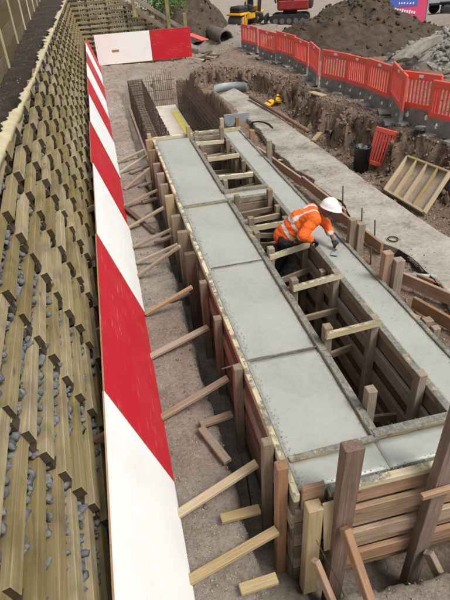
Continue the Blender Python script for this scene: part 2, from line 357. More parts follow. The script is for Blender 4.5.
def ground_z(x, y):
    x = np.asarray(x, float); y = np.asarray(y, float); x, y = np.broadcast_arrays(x, y)
    n1 = fbm(x * .45, y * .45, 4, 1); n2 = fbm(x * 2.2, y * 2.2, 4, 20); n3 = fbm(x * 9, y * 9, 3, 40)
    up = .58 - .028 * (np.clip(y, 6, 50) - 9) + .12 * n1
    low = ZL + .05 * n1
    x0 = 1.7 + 4.2 * np.clip((y - 22) / 8, 0, 1)
    far = low + (up - low) * sstep(x0, x0 + 2.6, x)
    outer = np.where(x < .7, low, far)
    d = polydist(x, y, BANK) + .16 * n2 + .10 * n1
    ins = inside(x, y, LOWPOLY)
    sd_ = np.where(ins, -polydist(x, y, BANK), polydist(x, y, BANK)) + .38 * n2 + .16 * n3 + .35 * n1
    right = -.34 + .05 * n1
    # the dug pit under the foundation
    pe = .09 * n2 + .05 * n3
    pit = sstep(.60, .74, x + pe) * (1 - sstep(3.5, 3.68, x + pe)) * sstep(2.05, 2.3, y + pe) * (1 - sstep(24.2, 24.7, y + pe))
    nearlow = sstep(0, .5, x) * (1 - sstep(2.1, 2.6, y + .2 * n1))
    inner = np.where(x < 2.2, low, right)
    inner = inner + (-.98 + .25 * n1 - inner) * nearlow
    # soil mound between the cages and the path at the far end
    inner = inner + .42 * np.exp(-((x - 3.55) / .42) ** 2 - ((y - 17.2) / 1.9) ** 4)
    k = sstep(-.30, .20, sd_)
    z = inner + (outer - inner) * k
    z = np.where(x < .62, np.where(y < 24, low, outer), z)
    z = z + (-1.5 - .5 * (1 - sstep(2.5, 3.1, y)) * sstep(1.0, 1.4, x) - z) * pit
    # spill at the foot of the bank
    z = z + np.where(sd_ < 0, .16 * np.exp(-np.abs(sd_) / .2), 0) * (x > 3.7) * (y > 2)
    rough = (.045 * n2 + .022 * n3) * (1 + 1.3 * sstep(21, 25, y) * (1 - sstep(34, 40, y)) + .5 * (x > 3.5)) + .16 * n1 * sstep(22, 25, y) * (x > 1.2)
    z = z + rough
    # upper terrace behind the crib wall
    tz = WALL_TOP - .06 + .05 * n2 + .03 * n3 - .02 * np.clip(-1.5 - x, 0, 3)
    ramp_ = np.clip((wall_x(ZL) - .17 - x) / .26, 0, None) + ZL
    wl = np.minimum(ramp_, tz)
    z = np.where(x < wall_x(ZL) - .17, np.maximum(z * 0 + ZL, wl), z)
    # ground behind the far crib wall, falling to the right
    ftop = np.clip(2.35 - .62 * (x - 1.2), ZL, WALL_TOP - .06)
    kf = sstep(33.2, 34.6, y) * (1 - sstep(5.5, 6.5, x))
    z = np.where(y > 33, np.maximum(z, z + (ftop - z) * kf), z)
    return z
def axis(parts):
    a = []
    for lo, hi, st in parts: a.append(np.arange(lo, hi - 1e-6, st))
    return np.concatenate(a + [[parts[-1][1]]])
gx = axis([(-400, -60, 40), (-60, -10, 5), (-10, -2.5, .6), (-2.5, -.2, .1), (-.2, 3.9, .05), (3.9, 6.6, .055), (6.6, 12, .15), (12, 30, .6), (30, 90, 6), (90, 500, 40)])
gy = axis([(-300, -20, 40), (-20, 0, 2), (0, 1.4, .2), (1.4, 8, .055), (8, 16, .075), (16, 26, .1), (26, 40, .25), (40, 70, 2), (70, 700, 40)])
X, Y = np.meshgrid(gx, gy); Z = ground_z(X, Y)
_dx = np.gradient(Z, gx, axis=1); _st = sstep(.8, 2.0, np.abs(_dx)) * (X > 3.8) * (X < 9) * (Y > 3)
X = X + _st * (.20 * fbm(Y * 1.7 + Z * 1.3, Z * 4.5 + Y * .6, 4, 150) + .05 * fbm(Y * 9, Z * 11, 2, 160)); Y = Y + _st * .10 * fbm(X * 6 + Y * 2.3, Z * 6, 3, 170)
nx, ny = len(gx), len(gy); idx = np.arange(nx * ny).reshape(ny, nx)
me = bpy.data.meshes.new('ground'); me.vertices.add(nx * ny); me.vertices.foreach_set('co', np.stack([X, Y, Z], -1).astype('f').ravel())
q = np.stack([idx[:-1, :-1], idx[:-1, 1:], idx[1:, 1:], idx[1:, :-1]], -1).reshape(-1, 4)
me.loops.add(q.size); me.loops.foreach_set('vertex_index', q.ravel()); me.polygons.add(len(q)); me.polygons.foreach_set('loop_start', np.arange(0, q.size, 4))
me.polygons.foreach_set('use_smooth', [True] * len(q)); me.update(calc_edges=True)
ground = meta(put('ground', me, M_EARTH), 'brown excavated earth of the building site', None, None, 'structure')
def gz(x, y): return float(ground_z(np.array([x]), np.array([y]))[0])

ROCKS = [rock_mesh(i, 10 + i % 4, (1, .85, .7)) for i in range(8)]; RA = [rock_arrays(r) for r in ROCKS]
for r in ROCKS: r.materials.append(M_STONE)

# ------------------------------------------------------------------ crib walls
PITCH, BAY = .23, 1.03
wall = empty('crib_wall', (-.5, 10, ZL), 'long leaning timber crib wall filled with grey stones, left of the hoarding', 'retaining wall')
NC = 12
bdir = Vector((.26, 0, -1)).normalized(); nrm = Vector((1, 0, .26)).normalized()
def wall_basis(P):               # local x along the wall, z up the battered face
    M = Matrix((Vector((0, 1, 0)), -nrm, -bdir)).transposed().to_4x4(); M.translation = P; return M
heads, stones_near, stones_far, far_heads = [], [], [], MB()
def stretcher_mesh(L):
    bm = cbox_data(L, .085, .108, .004); me = bpy.data.meshes.new('stretcher'); bm.to_mesh(me); bm.free(); me.materials.append(W_CRIB); me.materials.append(W_SHADE)
    for p in me.polygons: p.material_index = 1 if abs(p.normal.x) > .9 else 0  # end faces get the darkened timber, shade put into the colour
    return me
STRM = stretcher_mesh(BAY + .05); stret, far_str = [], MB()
for c in range(NC):
    z = WALL_TOP - .06 - c * PITCH
    for k in range(-1, 33):
        yc = -.55 + (k + .5) * BAY + random.uniform(-.02, .02)
        P = Vector((wall_x(z), yc, z + random.uniform(-.006, .006))) - nrm * (.042 + random.uniform(0, .012))
        stret.append((yc + c * .02, wall_basis(P) @ Matrix.Rotation(.062 + random.uniform(-.016, .016), 4, 'Z') @ Matrix.Rotation(random.uniform(-.008, .008), 4, 'Y') @ Matrix.Rotation(random.uniform(-.035, .035), 4, 'X')))
for c in range(NC):
    zg = WALL_TOP - .06 - (c + .5) * PITCH
    for k in range(34):
        yy = -.55 + k * BAY + random.uniform(-.03, .03)
        heads.append((yy, c, Vector((wall_x(zg), yy + .04, zg))))
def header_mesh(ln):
    bm = cbox_data(ln, .105, .094, .005); me = bpy.data.meshes.new('header'); bm.to_mesh(me); bm.free(); me.materials.append(W_SHADE); me.materials.append(W_CRIB)
    for p in me.polygons: p.material_index = 1 if p.normal.z > .5 else 0  # tan on top only; shade of the other faces is painted in
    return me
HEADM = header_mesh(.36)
heads.sort(key=lambda h: h[0] + h[1] * .02)
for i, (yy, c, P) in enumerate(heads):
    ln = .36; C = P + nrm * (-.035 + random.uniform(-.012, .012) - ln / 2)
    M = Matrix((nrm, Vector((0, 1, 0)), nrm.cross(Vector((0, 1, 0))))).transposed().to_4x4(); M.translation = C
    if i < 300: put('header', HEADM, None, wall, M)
    else:
        V = [M @ Vector((x * ln / 2, y_ * .05, z_ * .052)) for x in (-1, 1) for y_ in (-1, 1) for z_ in (-1, 1)]
        far_heads.add(V, [(0, 1, 3, 2), (4, 6, 7, 5), (0, 4, 5, 1), (2, 3, 7, 6), (0, 2, 6, 4), (1, 5, 7, 3)])
stret.sort(key=lambda q_: q_[0])
for i, (_, M) in enumerate(stret):
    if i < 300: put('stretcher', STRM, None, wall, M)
    else: far_str.add([M @ v.co for v in STRM.vertices], [tuple(p.vertices) for p in STRM.polygons])
meta(far_str.build('distant_stretchers', W_CRIB, wall), kind='stuff')
meta(far_heads.build('distant_headers', W_SHADE, wall), kind='stuff')
for c in range(NC):
    z = WALL_TOP - .06 - (c + .5) * PITCH; y = -1.2
    while y < 33:
        s = random.uniform(.05, .13) * (1 if y < 10 else 1.2)
        P = Vector((wall_x(z), y, z + random.uniform(-.05, .025))) + nrm * (random.uniform(-.10, -.04) if y < 4.5 else random.uniform(-.16, -.085))
        (stones_near if y < 7.5 and c < 10 else stones_far).append((P, s)); y += s * random.uniform(.32, .55)
        if y < 14:
            stones_far.append((Vector((wall_x(z), y, z + random.uniform(-.05, .05))) - nrm * random.uniform(.12, .2), s * 1.1))
random.shuffle(stones_near)
for P, s in stones_near[:300]:
    put('stone', random.choice(ROCKS), None, wall, Matrix.Translation(P) @ Euler([random.uniform(0, 6.3) for _ in range(3)]).to_matrix().to_4x4() @ Matrix.Scale(s, 4))
rest = stones_near[300:] + stones_far
meta(scatter_mesh('stone_fill', [np.array(p) for p, s in rest], [s for p, s in rest], RA, M_STONE, wall), kind='stuff')

fwall = empty('crib_wall', (2, 32.4, ZL), 'far crib wall behind the white and red board, its top sloping down to the right', 'retaining wall')
FY = 32.35
def far_y(z): return FY + .2 * (z - ZL)
for c in range(14):
    z = WALL_TOP + .4 - c * PITCH
    xe = min(5.4, 1.2 + (2.62 - z) / .62)
    x = -1.7 + .5 * (c % 2)
    while x < xe:
        x1 = min(x + 2.05, xe)
        if x1 - x > .2: box('stretcher', ((x + x1) / 2, far_y(z) + .055, z), (x1 - x - .008, .11, .118), W_CRIB, fwall)
        x += 2.06
    zg = z - PITCH / 2; x = -1.2
    while x < xe:
        box('header', (x, far_y(zg) + .1, zg), (.10, .30, .10), W_SHADE, fwall); x += BAY
pts = []; zs = []
for c in range(14):
    z = WALL_TOP + .4 - (c + .5) * PITCH; xe = min(5.4, 1.2 + (2.62 - z) / .62)
    for x in np.arange(-1.7, xe, .13): pts.append(np.array((x, far_y(z) + .11 + random.uniform(-.03, .03), z))); zs.append(random.uniform(.12, .2))
meta(scatter_mesh('stone_fill', pts, zs, RA, M_STONE, fwall), kind='stuff')
# raking rail and posts on the far wall
rail = empty('timber_rail', (3.5, 32.3, .3), 'sloping timber handrail with two posts above the far crib wall', 'railing')
A = pY(112, -4, 32.6); B = pY(168, 30, 32.4)
beam('rail', A, B, .10, .24, W_GREY, rail)
A2 = pY(131, -4, 32.9); B2 = pY(186, 31, 32.7); beam('rail', A2, B2, .10, .2, W_GREY, rail)
for (px, py0, py1, yy) in ((166, -2, 30, 32.3), (184, 13, 32, 32.3), (131, -12, 12, 32.3)):
    t0 = pY(px, py0, yy); t1 = pY(px, py1, yy); beam('post', t0, Vector((t0.x, yy, t1.z - .25)), .2, .16, W_CRIB, rail)

# geotextile along the wall top: torn ribbon
mb = MB(); ys = np.arange(-1.5, 33, .05); nn = len(ys)
back = .09 + .11 * fbm(ys * .9, ys * 0, 3, 5) + .14 * np.clip(fbm(ys * 2.3, ys * 0, 3, 8), -.2, 1) + .09 * fbm(ys * 7, ys * 0, 3, 18); back = np.clip(back, .015, .4)
prof = []
for i, y in enumerate(ys):
    zt = WALL_TOP + .005; fr = -.01 + .02 * math.sin(y * 5)
    row = [(wall_x(zt) + .012, y, zt - .05 + fr), (wall_x(zt) + .006, y, zt + .012)]
    for k in (.35, .7, 1):
        row.append((wall_x(zt) - back[i] * .8 * k, y, zt + .015 + .05 * k * k * (back[i] / .3) + .03 * float(fbm(y * 2.1, k, 3, 77)) * k))
    prof.append(row)
V = [p for r in prof for p in r]; F = [(i * 5 + k, i * 5 + k + 1, i * 5 + k + 6, i * 5 + k + 5) for i in range(nn - 1) for k in range(4)]
me = mesh('geotextile', V, F, True); o = put('geotextile', me, M_GEO)
sm = o.modifiers.new('t', 'SOLIDIFY'); sm.thickness = .006
meta(o, 'torn pale yellow geotextile edge along the top of the long crib wall', 'geotextile')

# brown board fence on the terrace
fen = empty('board_fence', (-2, 15, 2.3), 'brown board fence on dark soil above the crib wall', 'fence')
fp = [(-1.68, 9.2), (-1.76, 11.5), (-1.93, 15), (-2.07, 18.6), (-2.2, 22.2), (-2.33, 25.9), (-2.46, 29.6), (-2.6, 33.4)]
for i, (x, y) in enumerate(fp):
    beam('post', (x + .02, y, 2.0), (x + .02, y, 4.05), .05, .06, W_PALE, fen)
    if i + 1 < len(fp):
        x1, y1 = fp[i + 1]; nb = 5
        for k in range(nb):
            a, b_ = k / nb, (k + 1) / nb
            z = 2.28 + .17 + k * .345
            A = Vector((x, y + .04, z)); B = Vector((x1, y1 - .04, z)); beam('board', A, B, .022, .338, W_FENCE, fen)

# ------------------------------------------------------------------ hoardings
hb = empty('hoarding', (0, 15, ZL), 'long red and white painted hoarding leaning along the crib wall', 'hoarding')
ZT = .76; XT = -.15 * (4 - ZT)
edge = [0.4, 3.57, 6.9, 10.1, 13.2, 16.4, 19.3, 22.2, 25.2, 28.2, 30.9]
hv_ = (Vector((XT, 0, ZT)) - Vector((0, 0, ZL))); hw = hv_.length; hu = hv_.normalized(); hn = Vector((0, 1, 0)).cross(hu) * -1
if hn.z < 0: hn = -hn
def sheet(parent, P, ux, uy, L, Wd, mat, th=.018):
    uz = ux.cross(uy); M = Matrix((ux, uy, uz)).transposed().to_4x4(); M.translation = P
    bm = cbox_data(L, Wd, th, .002); me = bpy.data.meshes.new('sheet'); bm.to_mesh(me); bm.free()
    me.materials.append(mat); me.materials.append(W_PLYEDGE)
    for p in me.polygons: p.material_index = 0 if abs(p.normal.z) > .9 else 1
    return put('sheet', me, None, parent, M)
jit = [0, 0, .004, -.003, .005, 0, -.004, .003, 0, .004, 0]
for i in range(len(edge) - 1):
    y0, y1 = edge[i] + .004, edge[i + 1] - .004
    P = Vector((XT / 2, (y0 + y1) / 2, (ZL + ZT) / 2)) + hn * jit[i] * 2.5 + hu * jit[(i * 3) % 11] * 4
    M = sheet(hb, P, Vector((0, 1, 0)), hu * -1, y1 - y0, hw - .01, M_WHITE if i % 2 == 0 else M_RED)
for y in np.arange(1.6, 31, 1.75):
    zz = ZT - .30 + random.uniform(-.1, .1); A = Vector((wall_x(zz) - .02, y, zz - .12)); t_ = (zz - ZL) / (ZT - ZL); B = Vector((XT * t_ - .03, y + random.uniform(-.1, .1), zz))
    beam('prop', A, B, .05, .09, W_RED if random.random() < .6 else W_PINE, hb)
fh = empty('hoarding', (2.8, 31.2, ZL), 'upright white and red painted board closing off the far end of the site', 'hoarding')
FB = 31.1; l0 = pY(92, 35, FB); r0 = pY(190, 27, FB); bl = pY(100, 65, FB); br = pY(192, 57, FB); md = pY(149, 30, FB)
xl, xr, xm = (l0.x + bl.x) / 2, (r0.x + br.x) / 2, md.x
zt_, zb_ = (l0.z + r0.z) / 2, (bl.z + br.z) / 2
for a, b_, mt in ((xl, xm, M_WHITE), (xm, xr, M_RED)):
    sheet(fh, Vector(((a + b_) / 2, FB, (zt_ + zb_) / 2)), Vector((1, 0, 0)), Vector((0, .02, 1)).normalized(), b_ - a - .006, zt_ - zb_, mt)
for x in (xl + .4, xm, xr - .4): beam('post', (x, FB + .06, zb_ - .2), (x, FB + .06, zt_ - .1), .07, .07, W_GREY, fh)
lb = pY(115.5, 51, FB - .012); box('sticker', (lb.x, FB - .012, lb.z), (.38, .004, .13), W_PLYEDGE, fh, b=.001)

# ------------------------------------------------------------------ fresh concrete foundation
XA, XB, XC, XD = 1.08, 1.97, 2.92, 3.36     # left strip, trench, right beam
Y0, Y1 = 2.60, 13.62
TOPC = -.018
fnd = empty('concrete_foundation', (2.2, 8, -1.5), 'freshly poured pale grey concrete foundation with open trench bays', 'foundation')
def slab(x0, x1, y0, y1, z1=TOPC, mat=M_CONC, name='slab'):
    nx_, ny_ = max(2, int((x1 - x0) / .06)), max(2, int((y1 - y0) / .06)); xs = np.linspace(x0, x1, nx_ + 1); yy = np.linspace(y0, y1, ny_ + 1)
    XX, YY = np.meshgrid(xs, yy); e = np.minimum(np.minimum(XX - x0, x1 - XX), np.minimum(YY - y0, y1 - YY))
    ZZ = z1 + .006 * fbm(XX * 1.3, YY * 1.3, 3, 60) + .0025 * fbm(XX * 9, YY * 9, 2, 66) + np.exp(-e / .05) * .008 * np.clip(.4 + fbm(XX * 7, YY * 7, 3, 70), 0, 1)
    c = Vector(((x0 + x1) / 2, (y0 + y1) / 2, z1)); n_ = nx_ + 1
    V = [(a - c.x, b - c.y, d - c.z) for a, b, d in zip(XX.ravel(), YY.ravel(), ZZ.ravel())]
    F = [(j * n_ + i, j * n_ + i + 1, (j + 1) * n_ + i + 1, (j + 1) * n_ + i) for j in range(ny_) for i in range(nx_)]
    per = [i for i in range(n_)] + [j * n_ + nx_ for j in range(1, ny_ + 1)] + [ny_ * n_ + i for i in range(nx_ - 1, -1, -1)] + [j * n_ for j in range(ny_ - 1, 0, -1)]
    o_ = len(V); V += [(V[i][0], V[i][1], -1.48 - c.z) for i in per]; k = len(per)
    F += [(per[(i + 1) % k], per[i], o_ + i, o_ + (i + 1) % k) for i in range(k)]
    me_ = mesh(name, V, F, True); me_.polygons.foreach_set('use_smooth', [q_ < nx_ * ny_ for q_ in range(len(F))]); return put(name, me_, mat, fnd, Matrix.Translation(c))
JT = [2.60, 2.94, 4.42, 6.67, 9.06, 13.58]
for i in range(5): slab(XA + .001, XB, JT[i] + .012, JT[i + 1] - .012)
slab(XB + .003, XC - .003, 2.62, 2.94); slab(XB + .003, XC - .003, 9.12, 9.46)
slab(XC, XD, 2.62, 13.58)
# rough laitance along the outer edges of the strip: crumbs and splashes
def crumbs(name, zones, parent, mat=M_CRUMB):
    p, s = [], []
    for x0, x1, y0, y1, z, n, sm_ in zones:
        for _ in range(n): p.append(np.array((random.uniform(x0, x1), random.uniform(y0, y1), z + random.uniform(-.004, .004)))); s.append(sm_ * random.uniform(.4, 1.3))
    return meta(scatter_mesh(name, p, s, RA, mat, parent), kind='stuff')
crumbs('concrete_crumbs', [(XA - .05, XA + .10, 2.65, 13.5, TOPC + .012, 1500, .014), (XB - .02, XB + .09, 3.0, 9.1, TOPC + .035, 260, .012), (XC - .09, XC + .02, 3.0, 9.1, TOPC + .035, 260, .012), (XB, XC, 2.95, 3.06, TOPC + .06, 60, .012), (XB - .05, XB, 3, 9, TOPC + .004, 500, .012), (1.3, 3.3, 2.58, 2.66, TOPC + .003, 160, .02), (XD - .05, XD, 3, 13, TOPC + .003, 600, .012), (XC, XC + .04, 3, 13, TOPC + .003, 600, .012), (3.05, 3.2, 4.6, 6.0, TOPC + .002, 90, .012)], fnd)

# ------------------------------------------------------------------ formwork
def planks(parent, A, B, ztop, n, h, th, mats, out, step=.018, name='plank', gap=.006):
    A, B, out = Vector(A), Vector(B), Vector(out)
    for i in range(n):
        z = ztop - h * (i + .5); off = out * (step * (i % 2) + random.uniform(-.003, .003))
        M_ = mats[i % len(mats)] if isinstance(mats, list) else mats
        beam(name, Vector((A.x, A.y, z)) + off, Vector((B.x, B.y, z)) + off, th, h - gap, M_, parent)
lf = empty('formwork', (1.0, 8, -1.5), 'left outer timber formwork with posts and raking struts down to the mud', 'formwork')
ys_ = [2.56, 6.0, 9.6, 13.66]
for a, b_ in zip(ys_[:-1], ys_[1:]):
    planks(lf, (XA - .036, a + .004, 0), (XA - .036, b_ - .004, 0), -.10, 6, .21, .05, [W_DARK, W_GREY, W_DARK], (-1, 0, 0))
    beam('top_board', (XA - .034, a + .004, -.052), (XA - .034, b_ - .004, -.052), .06, .105, W_PALE, lf)
# crusted inner lip
for k in range(9):
    y = 2.7 + k * 1.2
    beam('edge_batten', (XA + .018, y, TOPC - .012), (XA + .022, y + 1.19, TOPC - .012), .05, .05, M_CRUMB, lf, roll=random.uniform(-.06, .06), b=.012)
for y, zt2, mt, xx in [(2.73, .30, W_RED, .955), (3.18, .15, W_GREY, .95), (4.36, .03, W_GREY, .95), (5.45, .0, W_GREY, .95), (6.35, -.04, W_GREY, .94), (7.2, .0, W_DARK, .95), (8.0, .02, W_GREY, .94), (8.8, .0, W_GREY, .95), (9.6, .05, W_PINE, .95), (10.4, .0, W_GREY, .94), (11.1, .03, W_GREY, .95), (11.9, .0, W_GREY, .95), (12.7, .05, W_GREY, .94), (13.5, .12, W_PINE, .95)]:
    xx = xx if y < 7 else xx - .05
    beam('post', (xx, y, -1.55), (xx + random.uniform(-.015, .01), y + random.uniform(-.05, .05), zt2 + random.uniform(-.06, .04)), .105 if y < 7 else .17, .10, mt, lf)
st = [((257, 463), (180, 513)), ((277, 530), (190, 580)), ((228, 378), (164, 416)), ((208, 327), (152, 356)), ((192, 287), (148, 313))]
for a, b_ in (((165, 75), (65, 122)), ((175, 95), (75, 160)), ((190, 140), (95, 220)), ((215, 225), (90, 285)), ((240, 290), (110, 365)), ((268, 372), (130, 437)), ((290, 430), (145, 495)), ((300, 435), (145, 545))):
    st.append(((a[0] / 3.75 + 100, a[1] / 3.75 + 130), (b_[0] / 3.75 + 100, b_[1] / 3.75 + 130)))
for i, (a, b_) in enumerate(st):
    A = pX(*a, .895 if i < 4 else .81); B = pz(*b_, ZL + .05); d_ = (B - A).normalized()
    beam('strut', A, B + d_ * .04, .095 if i < 4 else .075, .05, W_PINE if i in (0, 1, 4) else W_STRUT, lf, roll=random.uniform(-.1, .1))
for a, b_, mt in (((221, 519), (260, 509), W_PINE), ((240, 590), (277, 578), W_PINE), ((200, 425), (232, 414), W_GREY), ((201, 428), (228, 462), W_GREY), ((139, 187), (152, 182), W_GREY), ((142, 202), (157, 198), W_GREY), ((122, 205), (154, 232), W_DARK), ((155, 243), (172, 236), W_GREY), ((130, 173), (148, 166), W_GREY), ((170, 300), (190, 292), W_GREY)):
    A = pz(*a, ZL + .05); B = pz(*b_, ZL - .02 + .06); beam('sole_board', A, B, .10, .05, mt, lf)
tube('tie_rod', [(.78, 4.42, -.05), (1.15, 4.42, .01), (1.97, 4.42, .012)], .009, M_SCUM, lf)
tube('cable', [pX(236, 440, .8), pX(247, 478, .84), pX(251, 505, .84), pX(253, 530, .84)], .009, M_BLACK, lf)

ef = empty('formwork', (2.4, 2.5, -1.5), 'near end formwork of stacked overlapping planks held by thick posts', 'formwork')
planks(ef, (1.34, 2.545, 0), (3.5, 2.545, 0), -.075, 7, .195, .055, [W_RED, W_TAN, W_RED, W_TAN, W_TAN], (0, -1, 0), step=.06)
planks(ef, (1.035, 2.57, 0), (1.34, 2.57, 0), -.21, 6, .2, .045, [W_GREY, W_DARK], (0, -1, 0), step=.01)
beam('top_board', (1.34, 2.545, -.037), (3.5, 2.545, -.037), .075, .074, W_PALE, ef)
beam('top_board', (1.09, 2.565, -.06), (1.30, 2.565, -.06), .05, .30, W_RED, ef)
for px, Yp, zt2, wd, dp, mt, lean in ((1.43, 2.40, .74, .17, .11, W_POST, -.02), (2.36, 2.40, .95, .16, .11, W_POST, -.03)):
    beam('post', (px + lean, Yp, -2.05), (px, Yp, zt2), dp, wd, mt, ef, up=(1, 0, 0))
A = pY(345, 528, 2.3); B = pY(378, 625, 1.75); beam('brace', A, B, .075, .10, W_RED, ef)
A = pY(421, 497, 2.30); B = pY(470, 482, 2.32); beam('brace', A, B, .05, .06, W_RED, ef)
A = pY(428, 552, 2.3); B = pY(452, 600, 2.0); beam('brace', A, B, .07, .1, W_GREY, ef)
A = pY(315, 560, 2.3); B = pY(348, 640, 1.9); beam('brace', A, B, .06, .08, W_RED, ef)
beam('packer', (1.17, 2.47, -.06), (1.17, 2.47, -1.5), .12, .14, W_PINE, ef, up=(1, 0, 0))
beam('ply_strip', (1.30, 2.44, -.02), (1.34, 2.40, -.72), .02, .13, W_PINE, ef, up=(1, 0, 0))
tube('tie_wire', [pY(316, 540, 2.33), pY(340, 585, 2.25), pY(355, 625, 2.2)], .004, M_REBAR, ef, 5)

def boxform(name, y0, y1, label, pairs, nrow=6):
    e = empty(name, (2.4, (y0 + y1) / 2, -1.5), label, 'formwork'); h = .2; mats = [W_GREY, W_GREY, W_DARK, W_GREY, W_DARK]
    xl_, xr_ = XB + .045, XC - .045
    planks(e, (xl_, y0, 0), (xl_, y1, 0), -.075, nrow, h, .05, mats, (1, 0, 0), .02)
    planks(e, (xr_, y0, 0), (xr_, y1, 0), -.075, nrow, h, .05, mats, (-1, 0, 0), .05)
    planks(e, (xl_ + .05, y0 + .03, 0), (xr_ - .05, y0 + .03, 0), -.075, nrow, h, .05, mats, (0, 1, 0), .02)
    planks(e, (xl_ + .05, y1 - .03, 0), (xr_ - .05, y1 - .03, 0), -.075, nrow, h, .05, mats, (0, -1, 0), .02)
    for x in (xl_ - .005, xr_ + .005):
        yy = y0 - .02
        while yy < y1:
            y2 = min(yy + random.uniform(1.3, 2.2), y1 + .02); beam('top_board', (x, yy, -.02), (x + random.uniform(-.008, .008), y2 - .006, -.02 + random.uniform(-.008, .008)), .088, .10, W_CRUST, e); yy = y2
    for y in (y0, y1): beam('top_board', (xl_ - .03, y, -.012), (xr_ + .03, y, -.012), .10, .105, W_CRUST, e)
    for (yl, yr, zl, zr, sp) in pairs:
        beam('post', (xl_ + .095, yl, -1.4), (xl_ + .095, yl + random.uniform(-.02, .02), zl), .10, .11, W_GREY, e)
        beam('post', (xr_ - .105, yr, -1.4), (xr_ - .105, yr + random.uniform(-.02, .02), zr), .10, .11, W_GREY, e)
        for zs_ in sp:
            beam('spreader', (xl_ + .05, yl - .078, zs_), (xr_ - .06, yr - .078, zs_ + random.uniform(-.03, .03)), .045, .10, W_PALE if zs_ > -.1 else W_GREY, e, roll=random.uniform(-.15, .15))
    return e
nb = boxform('formwork', 3.0, 9.06, 'open timber trench box where the worker stands, with cross spreaders', [(3.33, 3.47, .28, .20, []), (4.47, 4.55, .26, .2, [.17]), (5.63, 5.72, .22, .18, [.12, -.45]), (6.73, 6.95, .16, -.05, [.02, -.5]), (7.88, 7.95, .16, .03, [-.03, -.42, -.8]), (8.85, 8.9, .18, .2, [-.2, -.55])])
fb_ = boxform('formwork', 9.5, 13.3, 'smaller far trench box crossed by short planks beyond the worker', [(10.35, 10.3, -.02, .06, [.02, -.5]), (11.55, 11.5, .0, .05, [.03, -.4]), (12.4, 12.35, .1, .16, [-.25, -.6]), (13.1, 13.05, .12, .3, [-.05, -.45])], 6)
for e_, yy, zz, tilt_ in ((nb, 6.15, -.28, .1), (nb, 7.45, -.2, -.12), (nb, 8.3, -.12, .08), (nb, 8.45, -.5, -.1), (nb, 5.0, -.75, .1), (nb, 3.9, -.85, -.08), (fb_, 9.95, -.2, .1), (fb_, 10.9, -.22, -.1), (fb_, 12.0, -.15, .12), (fb_, 12.8, -.35, .1)):
    beam('spreader', (XB + .10, yy - tilt_ * .5, zz), (XC - .10, yy + tilt_, zz + random.uniform(-.05, .05)), .045, .10, random.choice([W_GREY, W_STRUT, W_DARK]), e_, roll=random.uniform(-.2, .2))
for e_, xx, yy, zt2 in ((nb, XB + .14, 7.45, .08), (nb, XC - .14, 8.4, .05), (nb, XC - .15, 6.25, -.1), (fb_, XB + .14, 9.95, .1), (fb_, XC - .14, 10.9, .12), (fb_, XB + .14, 12.0, .02), (fb_, XC - .15, 11.9, .1)):
    beam('post', (xx, yy, -1.4), (xx + random.uniform(-.02, .02), yy + random.uniform(-.04, .04), zt2), .09, .10, W_GREY, e_)
box('standing_board', (2.48, 7.12, -.80), (.84, .6, .05), W_GREY, nb)
# joint battens across the strip
jb = empty('joint_battens', (1.5, 6, 0), 'concrete crusted battens dividing the left concrete strip into bays', 'batten')
beam('batten', (1.10, 2.94, -.005), (XB + .05, 2.96, -.002), .07, .05, W_CRUST, jb)
beam('batten', (1.10, 9.05, -.01), (XB + .02, 9.07, -.005), .09, .06, W_CRUST, jb)
beam('batten', (1.12, 4.42, -.012), (XB + .02, 4.43, -.012), .022, .03, M_SCUM, jb)
beam('batten', (1.12, 6.67, -.014), (XB + .02, 6.68, -.014), .014, .025, M_SCUM, jb)
# far end board of the pour
fe = empty('formwork', (2, 13.7, -1.4), 'far end formwork board between the fresh concrete and the steel cages', 'formwork')
planks(fe, (1.02, 13.67, 0), (3.42, 13.67, 0), -.05, 6, .2, .05, [W_GREY, W_PINE], (0, 1, 0), .02)
beam('top_board', (.95, 13.66, .0), (2.1, 13.66, .0), .08, .11, W_PALE, fe); beam('top_board', (2.12, 13.64, .02), (3.42, 13.64, .02), .08, .11, W_PALE, fe)
for x, zt2 in ((.93, .2), (1.98, .28), (2.9, .38), (2.2, .12)): beam('post', (x, 13.56, -1.4), (x, 13.56, zt2), .10, .09, W_PINE, fe)
beam('spreader', (2.1, 13.45, .05), (2.86, 13.42, .07), .1, .06, W_CRUST, fe)

rf = empty('formwork', (3.45, 8, -1.5), 'right outer formwork of the narrow beam with paired square posts', 'formwork')
for a, b_ in zip([2.5, 5.3, 8.2, 11.0], [5.3, 8.2, 11.0, 13.7]):
    planks(rf, (XD + .032, a + .004, 0), (XD + .032, b_ - .004, 0), -.045, 3, .21, .05, [W_GREY, W_RED], (1, 0, 0))
    beam('top_board', (XD + .03, a, -.02), (XD + .035, b_ - .006, -.015), .06, .06, W_CRUST, rf)
for px, py, x, wd, mt, zt0 in ((388, 252, 3.46, .13, W_RED, -1), (399, 259, 3.60, .14, W_GREY, -1), (353, 219, 3.48, .12, W_GREY, -1), (361, 223, 3.60, .12, W_GREY, -1), (269, 140, 3.5, .12, W_GREY, -1), (252, 130, 3.5, .13, W_RED, -1), (237, 117, 3.48, .10, W_RED, -1), (428, 319, 3.5, .12, W_GREY, -1), (436, 327, 3.56, .1, W_GREY, -1)):
    P = pX(px, py, x); beam('post', (x, P.y, -.9), (x, P.y, P.z), wd, wd * .9, mt, rf)
for a, b_, za in (((257, 150), (302, 182), -.15), ((302, 180), (345, 214), -.12), ((396, 275), (460, 303), -.16), ((413, 302), (465, 332), -.2), ((335, 212), (382, 248), -.15), ((412, 277), (450, 293), -.28)):
    beam('waler', pz(*a, za), pz(*b_, za - .02), .055, .19, W_RED, rf)
